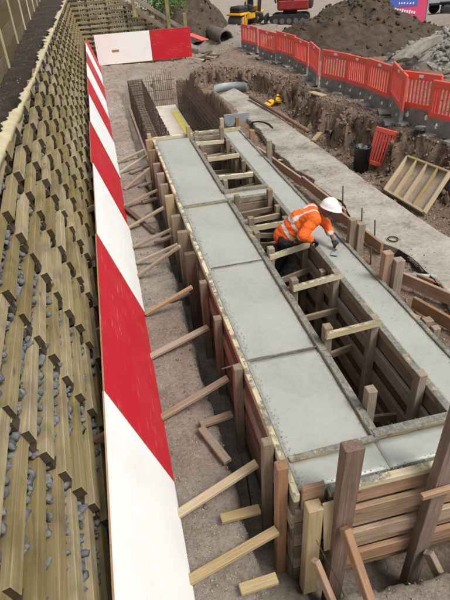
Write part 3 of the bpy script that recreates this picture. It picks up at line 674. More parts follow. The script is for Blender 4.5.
for px, py0, py1 in ((343, 186, 212), (375, 220, 243), (362, 208, 226), (371, 248, 262)):
    B = pz(px, py1, -.28); T = pX(px, py0, B.x); tube('steel_pin', [B - Vector((0, 0, .1)), T], .012, M_REBAR, rf, 6)
tube('spare_pipe', [pz(399, 274, -.22), pz(437, 277, -.22)], .035, M_STEEL, None, 10); meta(bpy.data.objects['spare_pipe'], 'short grey steel pipe beside the paired posts', 'pipe')
# scattered timber offcuts by the beam
for i, (a, b_, mt, lab) in enumerate((((286, 158), (300, 166), W_GREY, 'grey board offcut lying under the near end of the waler by the path'), ((278, 160), (312, 159), W_PALE, 'pale lath lying across the gap left of the concrete path'), ((300, 174), (326, 177), W_GREY, 'grey board offcut just behind the worker\'s helmet'), ((404, 312), (420, 318), W_RED, 'short red offcut among gravel beside the lower reddish plank'), ((372, 190), (383, 207), W_PINE, 'thin pine lath lying beside the timber frame'))):
    meta(beam('timber_offcut', pz(*a, -.26), pz(*b_, -.25), .07, .03, mt), lab, 'timber', 'timber offcuts')
# ring of hose on the path
V, F = tube_data([Vector((.085 * math.cos(a), .085 * math.sin(a), 0)) for a in np.linspace(0, 6.28, 17)], .012, 6, False)
o = put('hose_ring', mesh('hose_ring', V, F, True), M_BLACK, None, Matrix.Translation(pz(393, 239, -.175))); meta(o, 'small black ring lying on the concrete path', 'ring')

# ------------------------------------------------------------------ concrete path (older blinding strip)
pl = [pz(*p, -.2) for p in ((214, 97), (232, 106), (243, 117), (258, 129), (283, 158), (312, 181), (334, 200), (352, 219), (378, 241), (404, 255), (420, 268), (436, 284), (470, 322))] + [Vector((4.75, 1.0, -.2)), Vector((4.9, -3, -.2))]
pr_ = [pz(*p, -.2) for p in ((234, 88), (250, 97), (262, 106), (277, 116), (310, 140), (330, 154), (345, 165), (362, 178), (385, 195), (405, 208), (425, 222), (450, 238), (495, 270))] + [Vector((5.95, 1.5, -.2)), Vector((6.1, -3, -.2))]
def resample(P, n):
    L = [0]; [L.append(L[-1] + (P[i + 1] - P[i]).length) for i in range(len(P) - 1)]
    out = []
    for t in np.linspace(0, L[-1], n):
        i = min(max(np.searchsorted(L, t) - 1, 0), len(P) - 2); u = (t - L[i]) / (L[i + 1] - L[i]); out.append(P[i].lerp(P[i + 1], u))
    return out
n_ = 330; A_, B_ = resample(pl, n_), resample(pr_, n_); nu = 18; V = []; F = []
for i in range(n_):
    ja = .14 * float(fbm(i * .11, 1.5, 4, 91)) + .03 * (float(vnoise(np.array(i * 1.9), np.array(.5), 3)) - .5); jb_ = .03 * float(fbm(i * .2, 7.5, 3, 95))
    for k in range(nu + 1):
        P = A_[i].lerp(B_[i], (k / nu)); P = P + Vector((ja * (1 - k / nu) + jb_ * (k / nu), 0, 0))
        P.z = -.2 + .012 * float(fbm(P.x * 1.5, P.y * 1.5, 3, 97)) + .004 * float(fbm(P.x * 9, P.y * 9, 2, 98)); V.append(P)
W_ = nu + 1
F = [(i * W_ + k, i * W_ + k + 1, (i + 1) * W_ + k + 1, (i + 1) * W_ + k) for i in range(n_ - 1) for k in range(nu)]
per = [k for k in range(W_)] + [i * W_ + nu for i in range(1, n_)] + [(n_ - 1) * W_ + k for k in range(nu - 1, -1, -1)] + [i * W_ for i in range(n_ - 2, 0, -1)]
o0 = len(V); V += [Vector((V[i].x, V[i].y, -.34)) for i in per]; kk = len(per); F += [(per[i], o0 + i, o0 + (i + 1) % kk, per[(i + 1) % kk]) for i in range(kk)]
me = mesh('concrete_path', V, F, True); me.polygons.foreach_set('use_smooth', [i < (n_ - 1) * nu for i in range(len(F))]); bm = bmesh.new(); bm.from_mesh(me); bmesh.ops.recalc_face_normals(bm, faces=bm.faces[:]); bm.to_mesh(me); bm.free()
meta(put('concrete_path', me, M_DRY), 'pale dusty concrete strip with a broken left edge', None, None, 'structure')
# black membrane showing at the broken edge
def ribbon(name, pts, wd, mat, parent=None, zoff=0):
    V, F = [], []
    for i, p in enumerate(pts):
        w2 = wd * (.35 + .65 * random.random()); V += [Vector(p) + Vector((-w2, 0, -.10 + random.uniform(-.02, .02))), Vector(p) + Vector((.01, 0, .004 + random.uniform(0, .012)))]
    F = [(2 * i, 2 * i + 1, 2 * i + 3, 2 * i + 2) for i in range(len(pts) - 1)]
    o = put(name, mesh(name, V, F), mat, parent); s_ = o.modifiers.new('s', 'SOLIDIFY'); s_.thickness = .008; return o
meta(ribbon('plastic_membrane', [pz(*p, -.2) for p in ((398, 250), (404, 254), (411, 258), (418, 264), (424, 271), (431, 277), (438, 285))], .05, M_TAR), 'black plastic membrane under the broken path edge by the grey pipe', 'membrane', 'membranes')
meta(ribbon('plastic_membrane', [pz(*p, -.17) for p in ((252, 122), (258, 121), (264, 122), (269, 124), (273, 128))], .08, M_TAR), 'black plastic membrane flap at the path edge near the steel cages', 'membrane', 'membranes')
meta(ribbon('plastic_membrane', [pz(*p, -.18) for p in ((336, 199), (341, 201), (345, 206), (347, 212), (350, 217))], .05, M_TAR), 'black plastic membrane at the path edge right of the helmet', 'membrane', 'membranes')

# ------------------------------------------------------------------ rebar cages and pit floor
def cage(label, x0, x1, y0, y1, z0, z1, sp):
    e = empty('rebar_cage', ((x0 + x1) / 2, (y0 + y1) / 2, z0), label, 'rebar cage'); a, b_ = MB(), MB(); r = .0085
    def bar(mb, p, q): V, F = tube_data([p, q], r, 4); mb.add(V, F)
    for y in np.arange(y0, y1, sp):
        j = random.uniform(-.02, .02); h = random.uniform(-.02, .05)
        for x in (x0, x1): bar(a, (x + j * .4, y + j, z0), (x + random.uniform(-.015, .015), y + j, z1 + h))
        bar(a, (x0, y + j, z1 - .03), (x1, y + j, z1 - .03 + random.uniform(-.01, .01)))
    for x in np.linspace(x0, x1, 4):
        for z in (z0 + .05, z1 - .045): bar(b_, (x, y0, z), (x, y1, z))
    for x in (x0, x1):
        for z in np.linspace(z0 + .2, z1 - .2, 5): bar(b_, (x, y0, z), (x, y1, z))
    for x in np.linspace(x0, x1, 6): bar(a, (x, y1, z0), (x, y1, z1))
    for z in np.linspace(z0 + .1, z1 - .05, 6): bar(b_, (x0, y1, z), (x1, y1, z))
    meta(a.build('stirrups', M_REBAR, e), kind='stuff'); meta(b_.build('long_bars', M_REBAR, e), kind='stuff'); return e
cage('left rusty steel reinforcement cage, beyond the wide fresh concrete strip', 1.02, 1.62, 13.8, 23.6, -1.45, -.28, .11)
cage('right rusty steel reinforcement cage, between pale pit floor and brown soil mound', 2.92, 3.34, 13.8, 22.2, -1.45, -.2, .14)
c3 = MB()
for x in np.arange(1.8, 2.95, .09):
    V, F = tube_data([(x, 23.5, -1.45), (x, 23.5, -.15 + random.uniform(-.1, .2))], .010, 4); c3.add(V, F)
for z in (-1.2, -.8, -.4):
    V, F = tube_data([(1.7, 23.5, z), (3.0, 23.5, z)], .010, 4); c3.add(V, F)
e = empty('rebar_cage', (2.3, 23.5, -1.45), 'row of upright rusty bars joining the two cages at the far end', 'rebar cage'); meta(c3.build('upright_bars', M_REBAR, e), kind='stuff')
bs = put('blinding_floor', cbox(1.18, 9.4, .08, .005), M_FLOOR, None, Matrix.Translation((2.32, 18.5, -1.42))); meta(bs, 'pale concrete floor of the pit between the cages', None, None, 'structure')
bs2 = put('yellow_strip', cbox(.24, 8.2, .012, .002), M_YLINE, None, Matrix.Translation((2.70, 18.0, -1.372))); meta(bs2, 'yellow strip along the right edge of the pale pit floor', 'strip')
# long plank left of the left cage
meta(beam('form_plank', (.86, 14.0, -.72), (.80, 20.5, -.72), .06, .2, W_GREY), 'long grey plank on edge left of the left steel cage', 'plank')

# curved and flat steel sheets near the far path end
V, F = [], []
for i in range(15):
    a = math.pi * (0.02 + .96 * i / 14); p = (math.cos(a) * .62, math.sin(a) * .5); V += [(p[0], p[1], -.1), (p[0], p[1], .24)]
F = [(2 * i, 2 * i + 2, 2 * i + 3, 2 * i + 1) for i in range(14)]
P = pz(231, 92, -.25); o = put('steel_sheet', mesh('steel_sheet', V, F, True), M_STEEL, None, Matrix.Translation(P)); s_ = o.modifiers.new('s', 'SOLIDIFY'); s_.thickness = .012
meta(o, 'curved grey steel sheet around the far end of the path', 'steel sheet')
A = pz(224, 121, -.2); B = pz(250, 118, -.2); o = beam('steel_sheet', A, B, .03, .36, M_STEEL); meta(o, 'flat grey steel sheet on edge beside the soil mound near the cages', 'steel sheet')

# ------------------------------------------------------------------ worker
def capsule(bm, A, B, ra, rb, seg=14):
    A, B = Vector(A), Vector(B); t = B - A; L = t.length; t = t.normalized() if L > 1e-6 else Vector((0, 0, 1)); u = t.orthogonal().normalized(); v = t.cross(u); rings = []
    for k in range(5):
        a = -math.pi / 2 + k * math.pi / 8.2; rings.append((A + t * (math.sin(a) * ra), ra * math.cos(a)))
    for k in range(5):
        a = (k + .0) * math.pi / 8.2 + .02; rings.append((B + t * (math.sin(a) * rb), rb * math.cos(a)))
    vs = [[bm.verts.new(c + (u * math.cos(2 * math.pi * s / seg) + v * math.sin(2 * math.pi * s / seg)) * max(r, .001)) for s in range(seg)] for c, r in rings]
    for i in range(len(vs) - 1):
        for s in range(seg): bm.faces.new((vs[i][s], vs[i][(s + 1) % seg], vs[i + 1][(s + 1) % seg], vs[i + 1][s]))
    bm.faces.new(vs[0][::-1]); bm.faces.new(vs[-1])
def organic(name, caps, vox, mat, parent=None, sm=4, fold=0, fs=9, cut=None):
    bm = bmesh.new()
    for c in caps: capsule(bm, *c)
    bmesh.ops.recalc_face_normals(bm, faces=bm.faces[:])
    me = bpy.data.meshes.new(name); bm.to_mesh(me); bm.free(); o = put(name, me, mat)
    r = o.modifiers.new('r', 'REMESH'); r.mode = 'VOXEL'; r.voxel_size = vox; r.use_smooth_shade = True
    s = o.modifiers.new('s', 'SMOOTH'); s.iterations = sm; s.factor = .5
    bpy.context.view_layer.update(); dg = bpy.context.evaluated_depsgraph_get(); m2 = bpy.data.meshes.new_from_object(o.evaluated_get(dg)); o.modifiers.clear(); o.data = m2
    if fold:
        co = np.empty(len(m2.vertices) * 3); m2.vertices.foreach_get('co', co); co = co.reshape(-1, 3); no = np.empty_like(co).ravel(); m2.vertices.foreach_get('normal', no); no = no.reshape(-1, 3)
        d = fbm(co[:, 0] * fs + co[:, 2] * fs * .6, co[:, 1] * fs + co[:, 2] * fs * 1.1, 3, 33); d = 1 - np.abs(d) * 2
        d2 = fbm(co[:, 0] * fs * 2.4 + co[:, 1] * fs, co[:, 2] * fs * 3.0 - co[:, 1] * fs * .8, 3, 44); d = d + .55 * (1 - np.abs(d2) * 2.4)
        m2.vertices.foreach_set('co', (co + no * (d[:, None] * fold)).ravel()); m2.update()
    m2.polygons.foreach_set('use_smooth', [True] * len(m2.polygons))
    if parent: o.parent = parent; o.matrix_basis = WM(parent).inverted()
    return o
FLOOR = -.775
hip = Vector((2.44, 7.08, .10)); hl = hip + Vector((.0, .10, 0)); hr = hip + Vector((0, -.10, 0))
ch = Vector((2.66, 6.98, .40)); nk = Vector((2.91, 6.87, .57)); hd = Vector((3.055, 6.80, .625))
sr = Vector((2.80, 6.70, .53)); sl = Vector((2.89, 7.05, .52))
er = Vector((2.585, 6.60, .34)); wr = Vector((2.80, 6.70, .17)); el_ = Vector((3.10, 6.93, .32)); wl_ = Vector((3.15, 6.68, .12))
kr = Vector((2.58, 6.98, -.32)); kl = Vector((2.50, 7.22, -.33)); ar = Vector((2.42, 6.98, FLOOR + .09)); al = Vector((2.36, 7.24, FLOOR + .09))
fx = (hd - nk).normalized(); facing = Vector((.72, -.30, -.62)).normalized(); upv = (Vector((0, 0, 1)) - facing * facing.z).normalized(); side = facing.cross(upv)
HC = hd
caps = [(hip, ch, .13, .14), (hl, hip, .10, .10), (hr, hip, .10, .10), (ch, ch.lerp(nk, .6), .14, .12), (sr, sl, .075, .075), (ch.lerp(nk, .8), HC, .058, .056),
        (sr, er, .052, .043), (er, wr, .042, .030), (sl, el_, .052, .043), (el_, wl_, .042, .030),
        (hr, kr, .085, .058), (kr, ar, .056, .04), (hl, kl, .085, .058), (kl, al, .056, .04),
        (ar, ar + Vector((.16, 0, -.05)), .04, .035), (al, al + Vector((.16, 0, -.05)), .04, .035),
        (HC + upv * .03, HC + upv * .03 - facing * .03, .092, .092), (HC + facing * .02 - upv * .055, HC + facing * .05 - upv * .075, .062, .05),
        (HC + facing * .095 + upv * .0, HC + facing * .112 - upv * .028, .012, .017), (HC + side * .088 - upv * .01, HC + side * .09 + upv * .02, .018, .02), (HC - side * .088 - upv * .01, HC - side * .09 + upv * .02, .018, .02)]
body = organic('person', caps, .011, M_SKIN, None, 3)
meta(body, 'worker in orange high visibility jacket and white helmet bending over the narrow concrete beam', 'person')
def jacketmat():
    m, t, b = newmat('orange_jacket', .75, .25); ge = N(t, 'ShaderNodeNewGeometry'); tc = N(t, 'ShaderNodeTexCoord')
    ax = (nk - hip).normalized()
    def axis_pos(org, d):
        s = N(t, 'ShaderNodeVectorMath', operation='SUBTRACT'); t.links.new(ge.outputs['Position'], s.inputs[0]); s.inputs[1].default_value = org
        dp = N(t, 'ShaderNodeVectorMath', operation='DOT_PRODUCT'); t.links.new(s.outputs[0], dp.inputs[0]); dp.inputs[1].default_value = d; return dp.outputs['Value']
    a = axis_pos(hip, ax)
    def band(v, c, h): return math_(t, 'LESS_THAN', math_(t, 'ABSOLUTE', math_(t, 'SUBTRACT', v, c)), h)
    l = axis_pos((ch + nk) / 2, (sl - sr).normalized())
    k = math_(t, 'MAXIMUM', band(a, .17, .028), band(a, .33, .026))
    upper = math_(t, 'GREATER_THAN', a, .32)
    k = math_(t, 'MAXIMUM', k, math_(t, 'MULTIPLY', upper, math_(t, 'MAXIMUM', band(l, .11, .026), band(l, -.10, .026))))
    n = noise(t, tc.outputs['Object'], 5, 6); org = ramp(t, n, [(.3, (.70, .10, .012)), (.6, (.86, .15, .02))])
    c = mix(t, k, org, (.55, .55, .53, 1)); t.links.new(c, b.inputs['Base Color'])
    bump(t, b, noise(t, tc.outputs['Object'], 16, 4), .5, .02); return m
jac = organic('jacket', [(hip + Vector((.01, 0, .03)), ch, .165, .175), (ch, ch.lerp(nk, .55), .175, .135), (hip + Vector((.02, .09, .05)), ch + Vector((0, .10, 0)), .12, .115), (hip + Vector((.02, -.09, .05)), ch + Vector((0, -.10, 0)), .12, .115),
        (sr, sl, .105, .105), (sr, ch.lerp(sr, .5), .11, .12), (sl, ch.lerp(sl, .5), .11, .12), (ch.lerp(nk, .6), nk - fx * .03, .10, .085), (sr, er, .090, .078), (er, er.lerp(wr, .72), .078, .058), (sl, el_, .088, .075), (el_, el_.lerp(wl_, .55), .074, .058)],
        .011, jacketmat(), body, 3, .009, 8)
tro = organic('trousers', [(hl, hr, .128, .128), (hip, hip + Vector((.03, 0, .06)), .13, .13), (hr, kr, .105, .082), (kr, ar + Vector((0, 0, .03)), .08, .068), (hl, kl, .105, .082), (kl, al + Vector((0, 0, .03)), .08, .068)], .013, M_TROUS, body, 3, .010, 9)
for a in (ar, al): organic('boot', [(a + Vector((0, 0, .03)), a + Vector((0, 0, -.04)), .058, .05), (a + Vector((-.02, 0, -.045)), a + Vector((.17, 0, -.05)), .045, .042)], .011, M_DARK, body, 3)
# helmet: shell, brim and ridge
V, F = lathe([(.001, .142), (.045, .137), (.085, .115), (.112, .075), (.126, .03), (.130, -.01), (.138, -.016), (.136, -.022), (.12, -.015)], 28)
V = [((x * 1.12 + (.055 * max(0, x / .13) ** 2 if r_ > 4 * 28 else 0)), y * .92, z - (.012 * max(0, x / .13) if r_ > 5 * 28 else 0)) for r_, (x, y, z) in enumerate(V)]
tilt = (facing * .92 + upv * .38).normalized(); hu_ = (upv - tilt * upv.dot(tilt)).normalized()
HM = Matrix((tilt, hu_.cross(tilt), hu_)).transposed().to_4x4(); HM.translation = HC + upv * .055 - facing * .0
o = put('helmet', mesh('helmet', V, F, True), M_HELM, body, HM)
V, F = tube_data([(-.09, 0, .118), (-.04, 0, .142), (.02, 0, .147), (.08, 0, .128)], [.008, .012, .012, .008], 8); put('helmet_ridge', mesh('ridge', V, F, True), M_HELM, o, HM)
for s_ in (-1, 1):
    organic('eye', [(HC + facing * .088 + side * .032 * s_ + upv * .012, HC + facing * .089 + side * .032 * s_ + upv * .012, .010, .010)], .004, M_DARK, body, 1)
organic('mouth', [(HC + facing * .108 - upv * .062 - side * .02, HC + facing * .108 - upv * .062 + side * .02, .006, .006)], .004, M_REDM, body, 1)
def hand(name, W, D, palm_n, grip):
    D = D.normalized(); s_ = D.cross(palm_n).normalized(); pn = s_.cross(D).normalized()
    caps = [(W, W + D * .03, .030, .032), (W + D * .02 + s_ * .022, W + D * .085 + s_ * .028, .020, .018), (W + D * .02 - s_ * .022, W + D * .085 - s_ * .028, .020, .018), (W + D * .03, W + D * .085, .022, .020)]
    for k, (o_, L) in enumerate(((.036, .062), (.012, .072), (-.012, .068), (-.036, .052))):
        b0 = W + D * .085 + s_ * o_; b1 = b0 + (D * .8 + pn * grip * .6).normalized() * L * .5; b2 = b1 + (D * .25 + pn * grip).normalized() * L * .42; b3 = b2 + (-D * .45 + pn * grip * .7).normalized() * L * .35
        caps += [(b0, b1, .0105, .010), (b1, b2, .010, .009), (b2, b3, .009, .008)]
    t0 = W + D * .03 + s_ * .035; t1 = t0 + (D * .6 + s_ * .6 + pn * .4).normalized() * .045; t2 = t1 + (D * .7 - s_ * .1 + pn * .8).normalized() * .035
    caps += [(t0, t1, .014, .012), (t1, t2, .012, .010)]
    return organic(name, caps, .0055, M_GLOVE, body, 2)
hand('glove', wl_ - Vector((0, -.02, .0)), Vector((.05, -.75, -.35)), Vector((0, .1, -1)), 1)
hand('glove', wr, Vector((.55, .12, -.42)), Vector((.3, -.1, -1)), 1)
# finishing trowel held on the beam
tr = empty('trowel', (3.14, 6.5, 0), 'steel finishing trowel under the worker\'s glove on the narrow beam', 'trowel')
TZ = TOPC + .022
beam('blade', (3.05, 6.42, TZ), (3.27, 6.70, TZ + .004), .11, .006, M_STEEL, tr)
beam('handle', (3.11, 6.50, TZ + .06), (3.20, 6.61, TZ + .06), .03, .03, W_PINE, tr, b=.01); beam('tang', (3.155, 6.555, TZ), (3.155, 6.555, TZ + .06), .015, .02, M_STEEL, tr)

# ------------------------------------------------------------------ barriers
BW = 1.22
def make_barrier():
    e = empty('barrier', (0, 0, 0)); up0, up1 = .33, 1.08
    box('top_rail', (0, 0, up1 - .075), (BW, .055, .15), M_ORANGE, e, b=.015)
    box('bottom_rail', (0, 0, up0 + .06), (BW, .05, .12), M_ORANGE, e, b=.012)
    for s_ in (-1, 1): box('end_post', (s_ * (BW / 2 - .045), 0, (up0 + up1) / 2 - .01), (.09, .052, up1 - up0 - .23), M_ORANGE, e, b=.01)
    for k in range(9): box('slat', (-BW / 2 + .15 + k * (BW - .30) / 8, 0, (up0 + up1) / 2 - .01), (.052, .036, up1 - up0 - .245), M_ORANGE, e, b=.008)
    box('reflector', (.0, -.03, up1 - .07), (.14, .006, .06), M_PALE, e, b=.002)
    V, F = prism([(-BW / 2 + .02, .34), (-BW / 2 + .02, .05), (-BW / 2 + .12, 0), (BW / 2 - .12, 0), (BW / 2 - .02, .05), (BW / 2 - .02, .34)], -.04, .04)
    me = mesh('foot', V, F); bm = bmesh.new(); bm.from_mesh(me); bmesh.ops.recalc_face_normals(bm, faces=bm.faces[:]); bm.to_mesh(me); bm.free()
    ft = put('foot', me, M_FOOT)
    for s_ in (-1, 1):
        V, F = tube_data([(s_ * .3, -.3, .20), (s_ * .3, .3, .20)],   .07, 14); cu = put('cutter', mesh('cutter', V, F), M_FOOT)
        b_ = ft.modifiers.new('b', 'BOOLEAN'); b_.object = cu; b_.operation = 'DIFFERENCE'; b_.solver = 'EXACT'
    bpy.context.view_layer.update(); m2 = bpy.data.meshes.new_from_object(ft.evaluated_get(bpy.context.evaluated_depsgraph_get()))
    ft.modifiers.clear(); ft.data = m2; ft.parent = e
    for c in [o for o in bpy.data.objects if o.name.startswith('cutter')]: bpy.data.objects.remove(c)
    for s_ in (-1, 1):
        V, F = prism([(-.16, 0), (-.12, .05), (.12, .05), (.16, 0)], -.30, .30); put('base_plate', mesh('base_plate', V, F), M_FOOT, e, Matrix.Translation((s_ * .34, 0, -.005)))
    return e
spec = [((241, 47), (259, 52)), ((259, 55), (277, 61)), ((277, 61), (294, 67)), ((294, 68), (307, 75)), ((306, 73), (321, 93)), ((321, 89), (346, 95)), ((346, 95), (365, 102)), ((365, 104), (387, 114)), ((388, 112), (399, 130)), ((401, 125), (430, 132)), ((428, 133), (462, 142))]
proto = None; last = None; ordn = ['first', 'second', 'third', 'fourth', 'fifth', 'sixth', 'seventh', 'eighth', 'ninth', 'tenth', 'eleventh']
for i, (a, b_) in enumerate(spec):
    zg = .56 - .028 * max(0, (21 - 1.2 * i) - 9); A = pz(*a, zg); B = pz(*b_, zg)
    o = make_barrier() if i == 0 else copy_tree(proto)
    if i == 0: proto = o
    c = (A + B) / 2; d_ = B - A
    c.z = gz(c.x, c.y) + .015
    o.location = c; o.rotation_euler = (random.uniform(-.02, .02), random.uniform(-.02, .02), math.atan2(d_.y, d_.x)); o.scale = (max(.8, min(1.4, d_.length / BW * 1.07)), 1, 1)
    meta(o, ('%s orange barrier of the row, counted from its far end near the roller' % ordn[i]), 'barrier', 'plastic barriers along the trench edge')
# loose red panel leaning by the black bin
lp = empty('loose_barrier', (0, 0, 0), 'loose red barrier panel without feet leaning beside the black bin', 'barrier')
for s_ in (-1, 1): box('rail', (0, 0, s_ * .45), (.62, .05, .12), M_ORANGE, lp, b=.012); box('end_post', (s_ * .27, 0, 0), (.08, .05, .79), M_ORANGE, lp, b=.01)
for k in range(6): box('slat', (-.195 + k * .078, 0, 0), (.052, .034, .785), M_ORANGE, lp, b=.008)
P = pz(378, 167, -.22); lp.location = (P.x + .06, P.y + .02, -.22 + .42); lp.rotation_euler = (R(-8), R(7), R(-52)); lp.scale = (.85, 1, .82)
# black bin
P = pz(361, 166, -.24); bn = empty('plastic_bin', (P.x, P.y, gz(P.x, P.y) - .02), 'black plastic bin full of rubble standing at the foot of the bank', 'bin')
V, F = lathe([(.001, 0), (.165, 0), (.19, .55), (.20, .56), (.20, .60), (.18, .60), (.175, .50), (.001, .50)], 24); put('drum', mesh('drum', V, F, True), M_BLACK, bn, Matrix.Translation(bn.location))
for k in range(9): put('rubble', ROCKS[k % 8], None, bn, Matrix.Translation(bn.location + Vector((random.uniform(-.1, .1), random.uniform(-.1, .1), .53 + random.uniform(0, .03)))) @ Matrix.Scale(.12, 4))
# timber frame leaning on the bank
c4 = [pz(385, 190, -.22), pz(424, 213, -.22)]; t4 = [pY(408, 157, c4[0].y + .3), pY(450, 173, c4[1].y + .3)]
fr = empty('timber_studwork', c4[0], 'new pale timber frame with three dividers leaning on the bank', 'frame')
c0, c1, t0, t1 = c4[0], c4[1], t4[0], t4[1]; nrmf = (c1 - c0).cross(t0 - c0).normalized()
def fb(A, B): beam('rail', A, B, .045, .10, W_PINE, fr, up=nrmf)
W_PINE2 = W_PINE
fb(c0, c1); fb(t0, t1); fb(c0, t0); fb(c1, t1)
for k in (.25, .5, .75): fb(c0.lerp(c1, k), t0.lerp(t1, k))
for k in range(4):
    a0, a1 = c0.lerp(c1, k / 4 + .012), c0.lerp(c1, (k + 1) / 4 - .012); b0, b1 = t0.lerp(t1, k / 4 + .012), t0.lerp(t1, (k + 1) / 4 - .012); off = nrmf * (.04 if nrmf.z < 0 else -.04)
    V = [a0 + off, a1 + off, b1 + off, b0 + off]; V += [v + off * .3 for v in V]; cc = sum(V, Vector()) / 8
    put('panel', mesh('panel', [v - cc for v in V], [(0, 1, 2, 3), (7, 6, 5, 4), (0, 4, 5, 1), (1, 5, 6, 2), (2, 6, 7, 3), (3, 7, 4, 0)]), W_STRUT, fr, Matrix.Translation(cc))
# yellow blocks, rusty pipe, pieces of timber on the path side
for (px, py, rz, lab) in ((269, 102.5, .5, 'yellow plastic block lying flat beside the path, left of its twin'), (279, 101, 1.15, 'yellow plastic block propped on edge beside the path, right of its twin')):
    P = pz(px, py, -.2); P.z = gz(P.x, P.y) + .02; e = empty('yellow_block', P, lab, 'block', 'yellow blocks')
    box('body', P + Vector((0, 0, .06)), (.46, .22, .10), M_YEL, e, rot=Euler((.25, -.2, rz)), b=.02); box('strap', P + Vector((0, 0, .118)), (.05, .2, .012), M_DARK, e, rot=Euler((.25, -.2, rz)), b=.002)
meta(tube('rusty_pipe', [pz(250, 97, -.1), pz(280, 114, -.12), pz(308, 131, -.12)], .055, M_RUST, None, 10), 'long rusty pipe lying along the right side of the path', 'pipe')
for a, b_, lab in (((313, 141), (320, 133), 'pale timber chock near the end of the rusty pipe'), ((331, 131), (338, 139), 'short pale board at the foot of the bank')):
    meta(beam('timber_chock', pz(*a, -.18), pz(*b_, -.15), .12, .06, W_PINE), lab, 'timber')
meta(beam('timber_offcut', pz(311, 92, .5), pz(324, 96, .5), .2, .04, W_PINE), 'pale board offcut under the barriers above the bank', 'timber')

# ------------------------------------------------------------------ heaps
def heap(name, c, rx, ry, h, mat, label, seed, clods, cl_mat, rz=0, csz=.12):
    e = empty(name, (c[0], c[1], c[2]), label, 'heap'); nr, na = 40, 96; V = [(0, 0, h * (1 + .1))]; F = []
    for i in range(1, nr + 1):
        r = i / nr
        for k in range(na):
            a = 2 * math.pi * k / na; x, y = r * math.cos(a), r * math.sin(a)
            rr = 1 + .22 * float(fbm(math.cos(a) * 1.5 + 5, math.sin(a) * 1.5, 3, seed)); X_, Y_ = x * rx * rr, y * ry * rr
            z = h * (max(0, 1 - r) ** .82) * (1 + .5 * float(fbm(x * 2.3, y * 2.3, 3, seed + 4))) + .34 * float(fbm(X_ * 1.7, Y_ * 1.7, 4, seed + 9)) * min(1, 3 * (1 - r) + .2) + .05 * float(fbm(X_ * 7, Y_ * 7, 2, seed + 12)) - .25 * r ** 4
            V.append((X_, Y_, z))
    F += [(0, 1 + k, 1 + (k + 1) % na) for k in range(na)]
    F += [(1 + (i - 1) * na + k, 1 + i * na + k, 1 + i * na + (k + 1) % na, 1 + (i - 1) * na + (k + 1) % na) for i in range(1, nr) for k in range(na)]
    M = Matrix.Translation(c) @ Matrix.Rotation(rz, 4, 'Z'); put('mound', mesh(name, V, F, True), mat, e, M)
    p, s = [], []
    for _ in range(clods):
        q = M @ Vector(V[random.randrange(1, len(V))]); p.append(np.array(q)); s.append(csz * random.uniform(.3, 1.3) ** 2)
    meta(scatter_mesh('clods', p, s, RA, cl_mat, e), kind='stuff'); return e
heap('spoil_heap', (12.0, 24.2, .10), 5.0, 4.4, 1.75, M_SOIL, 'large heap of dark brown soil behind the orange barriers', 3, 900, M_SOIL, 0, .2)
rh = heap('rubble_heap', (12.6, 17.6, .3), 2.7, 2.5, 1.15, M_RUBBLE, 'grey heap of broken concrete and rubble at the right', 13, 1100, M_RUBBLE, 0, .27)
ROCKB = [rock_mesh(30 + i, 13, (1, .75, .45)) for i in range(5)]
for r in ROCKB: r.materials.append(M_RUBBLE)
for (px, py, yy, s_, rt_) in ((404, 57, 17.3, .9, (.2, .3, .4)), (419, 56, 16.6, .8, (.5, .1, 2)), (445, 60, 16.5, .9, (.9, .3, 1)), (432, 66, 15.6, .7, (.3, .6, 0)), (448, 72, 15.2, .6, (.2, .1, 3)), (398, 66, 16.8, .6, (.1, .2, 2)), (390, 55, 18.6, 1.0, (.2, .1, 1))):
    P = pY(px, py, yy); put('broken_block', random.choice(ROCKB), None, rh, Matrix.Translation(P) @ Euler(rt_).to_matrix().to_4x4() @ Matrix.Scale(s_ * .72, 4))
A = pY(396, 60, 17.0); B = pY(440, 37, 16.9)
me = rock_mesh(77, 26, (1, .34, .22)); me.materials.append(M_DRY); put('concrete_slab', me, None, rh, frame(A, B, (0, -.4, 1)) @ Matrix.Scale((B - A).length * 1.35, 4)); 
A = pY(418, 63, 16.5); B = pY(434, 50, 16.5); put('concrete_slab', me, None, rh, frame(A, B, (0, -.5, 1)) @ Matrix.Scale((B - A).length * 1.1, 4))
heap('soil_bank', (5.9, 38.5, -.3), 3.6, 3.4, 2.9, M_SOIL, 'dark soil bank behind the concrete pipe at the far end', 23, 300, M_SOIL, 0, .2)
heap('soil_bank', (9.0, 24.6, .0), 1.6, 1.5, .55, M_SOIL, 'low mound of dark soil left of the large spoil heap', 33, 220, M_SOIL, 0, .16)

# ------------------------------------------------------------------ pipe and debris by the far board
cp = empty('concrete_pipe', (5.5, 28, -.2), 'short grey concrete pipe lying behind the red end of the far board', 'pipe')
A = pz(208, 29, -.1); B = pz(226, 36, .0); A.z -= .12; B.z -= .12; V, F = tube_data([A, B], .42, 22, False); V2, F2 = tube_data([A, B], .35, 22, False)
c_ = (A + B) / 2; n0 = len(V); V = [v - c_ for v in V] + [v - c_ for v in V2]; F = F + [tuple(i + n0 for i in q)[::-1] for q in F2] + [(k, n0 + k, n0 + (k + 1) % 22, (k + 1) % 22) for k in range(22)] + [(22 + k, 22 + (k + 1) % 22, n0 + 22 + (k + 1) % 22, n0 + 22 + k) for k in range(22)]
put('barrel', mesh('barrel', V, F, True), mottled('pipe_concrete', [(.3, (.07, .06, .05)), (.5, (.125, .108, .092)), (.7, (.2, .175, .15))], 3, .9, .4, .02, 30), cp, Matrix.Translation(c_))
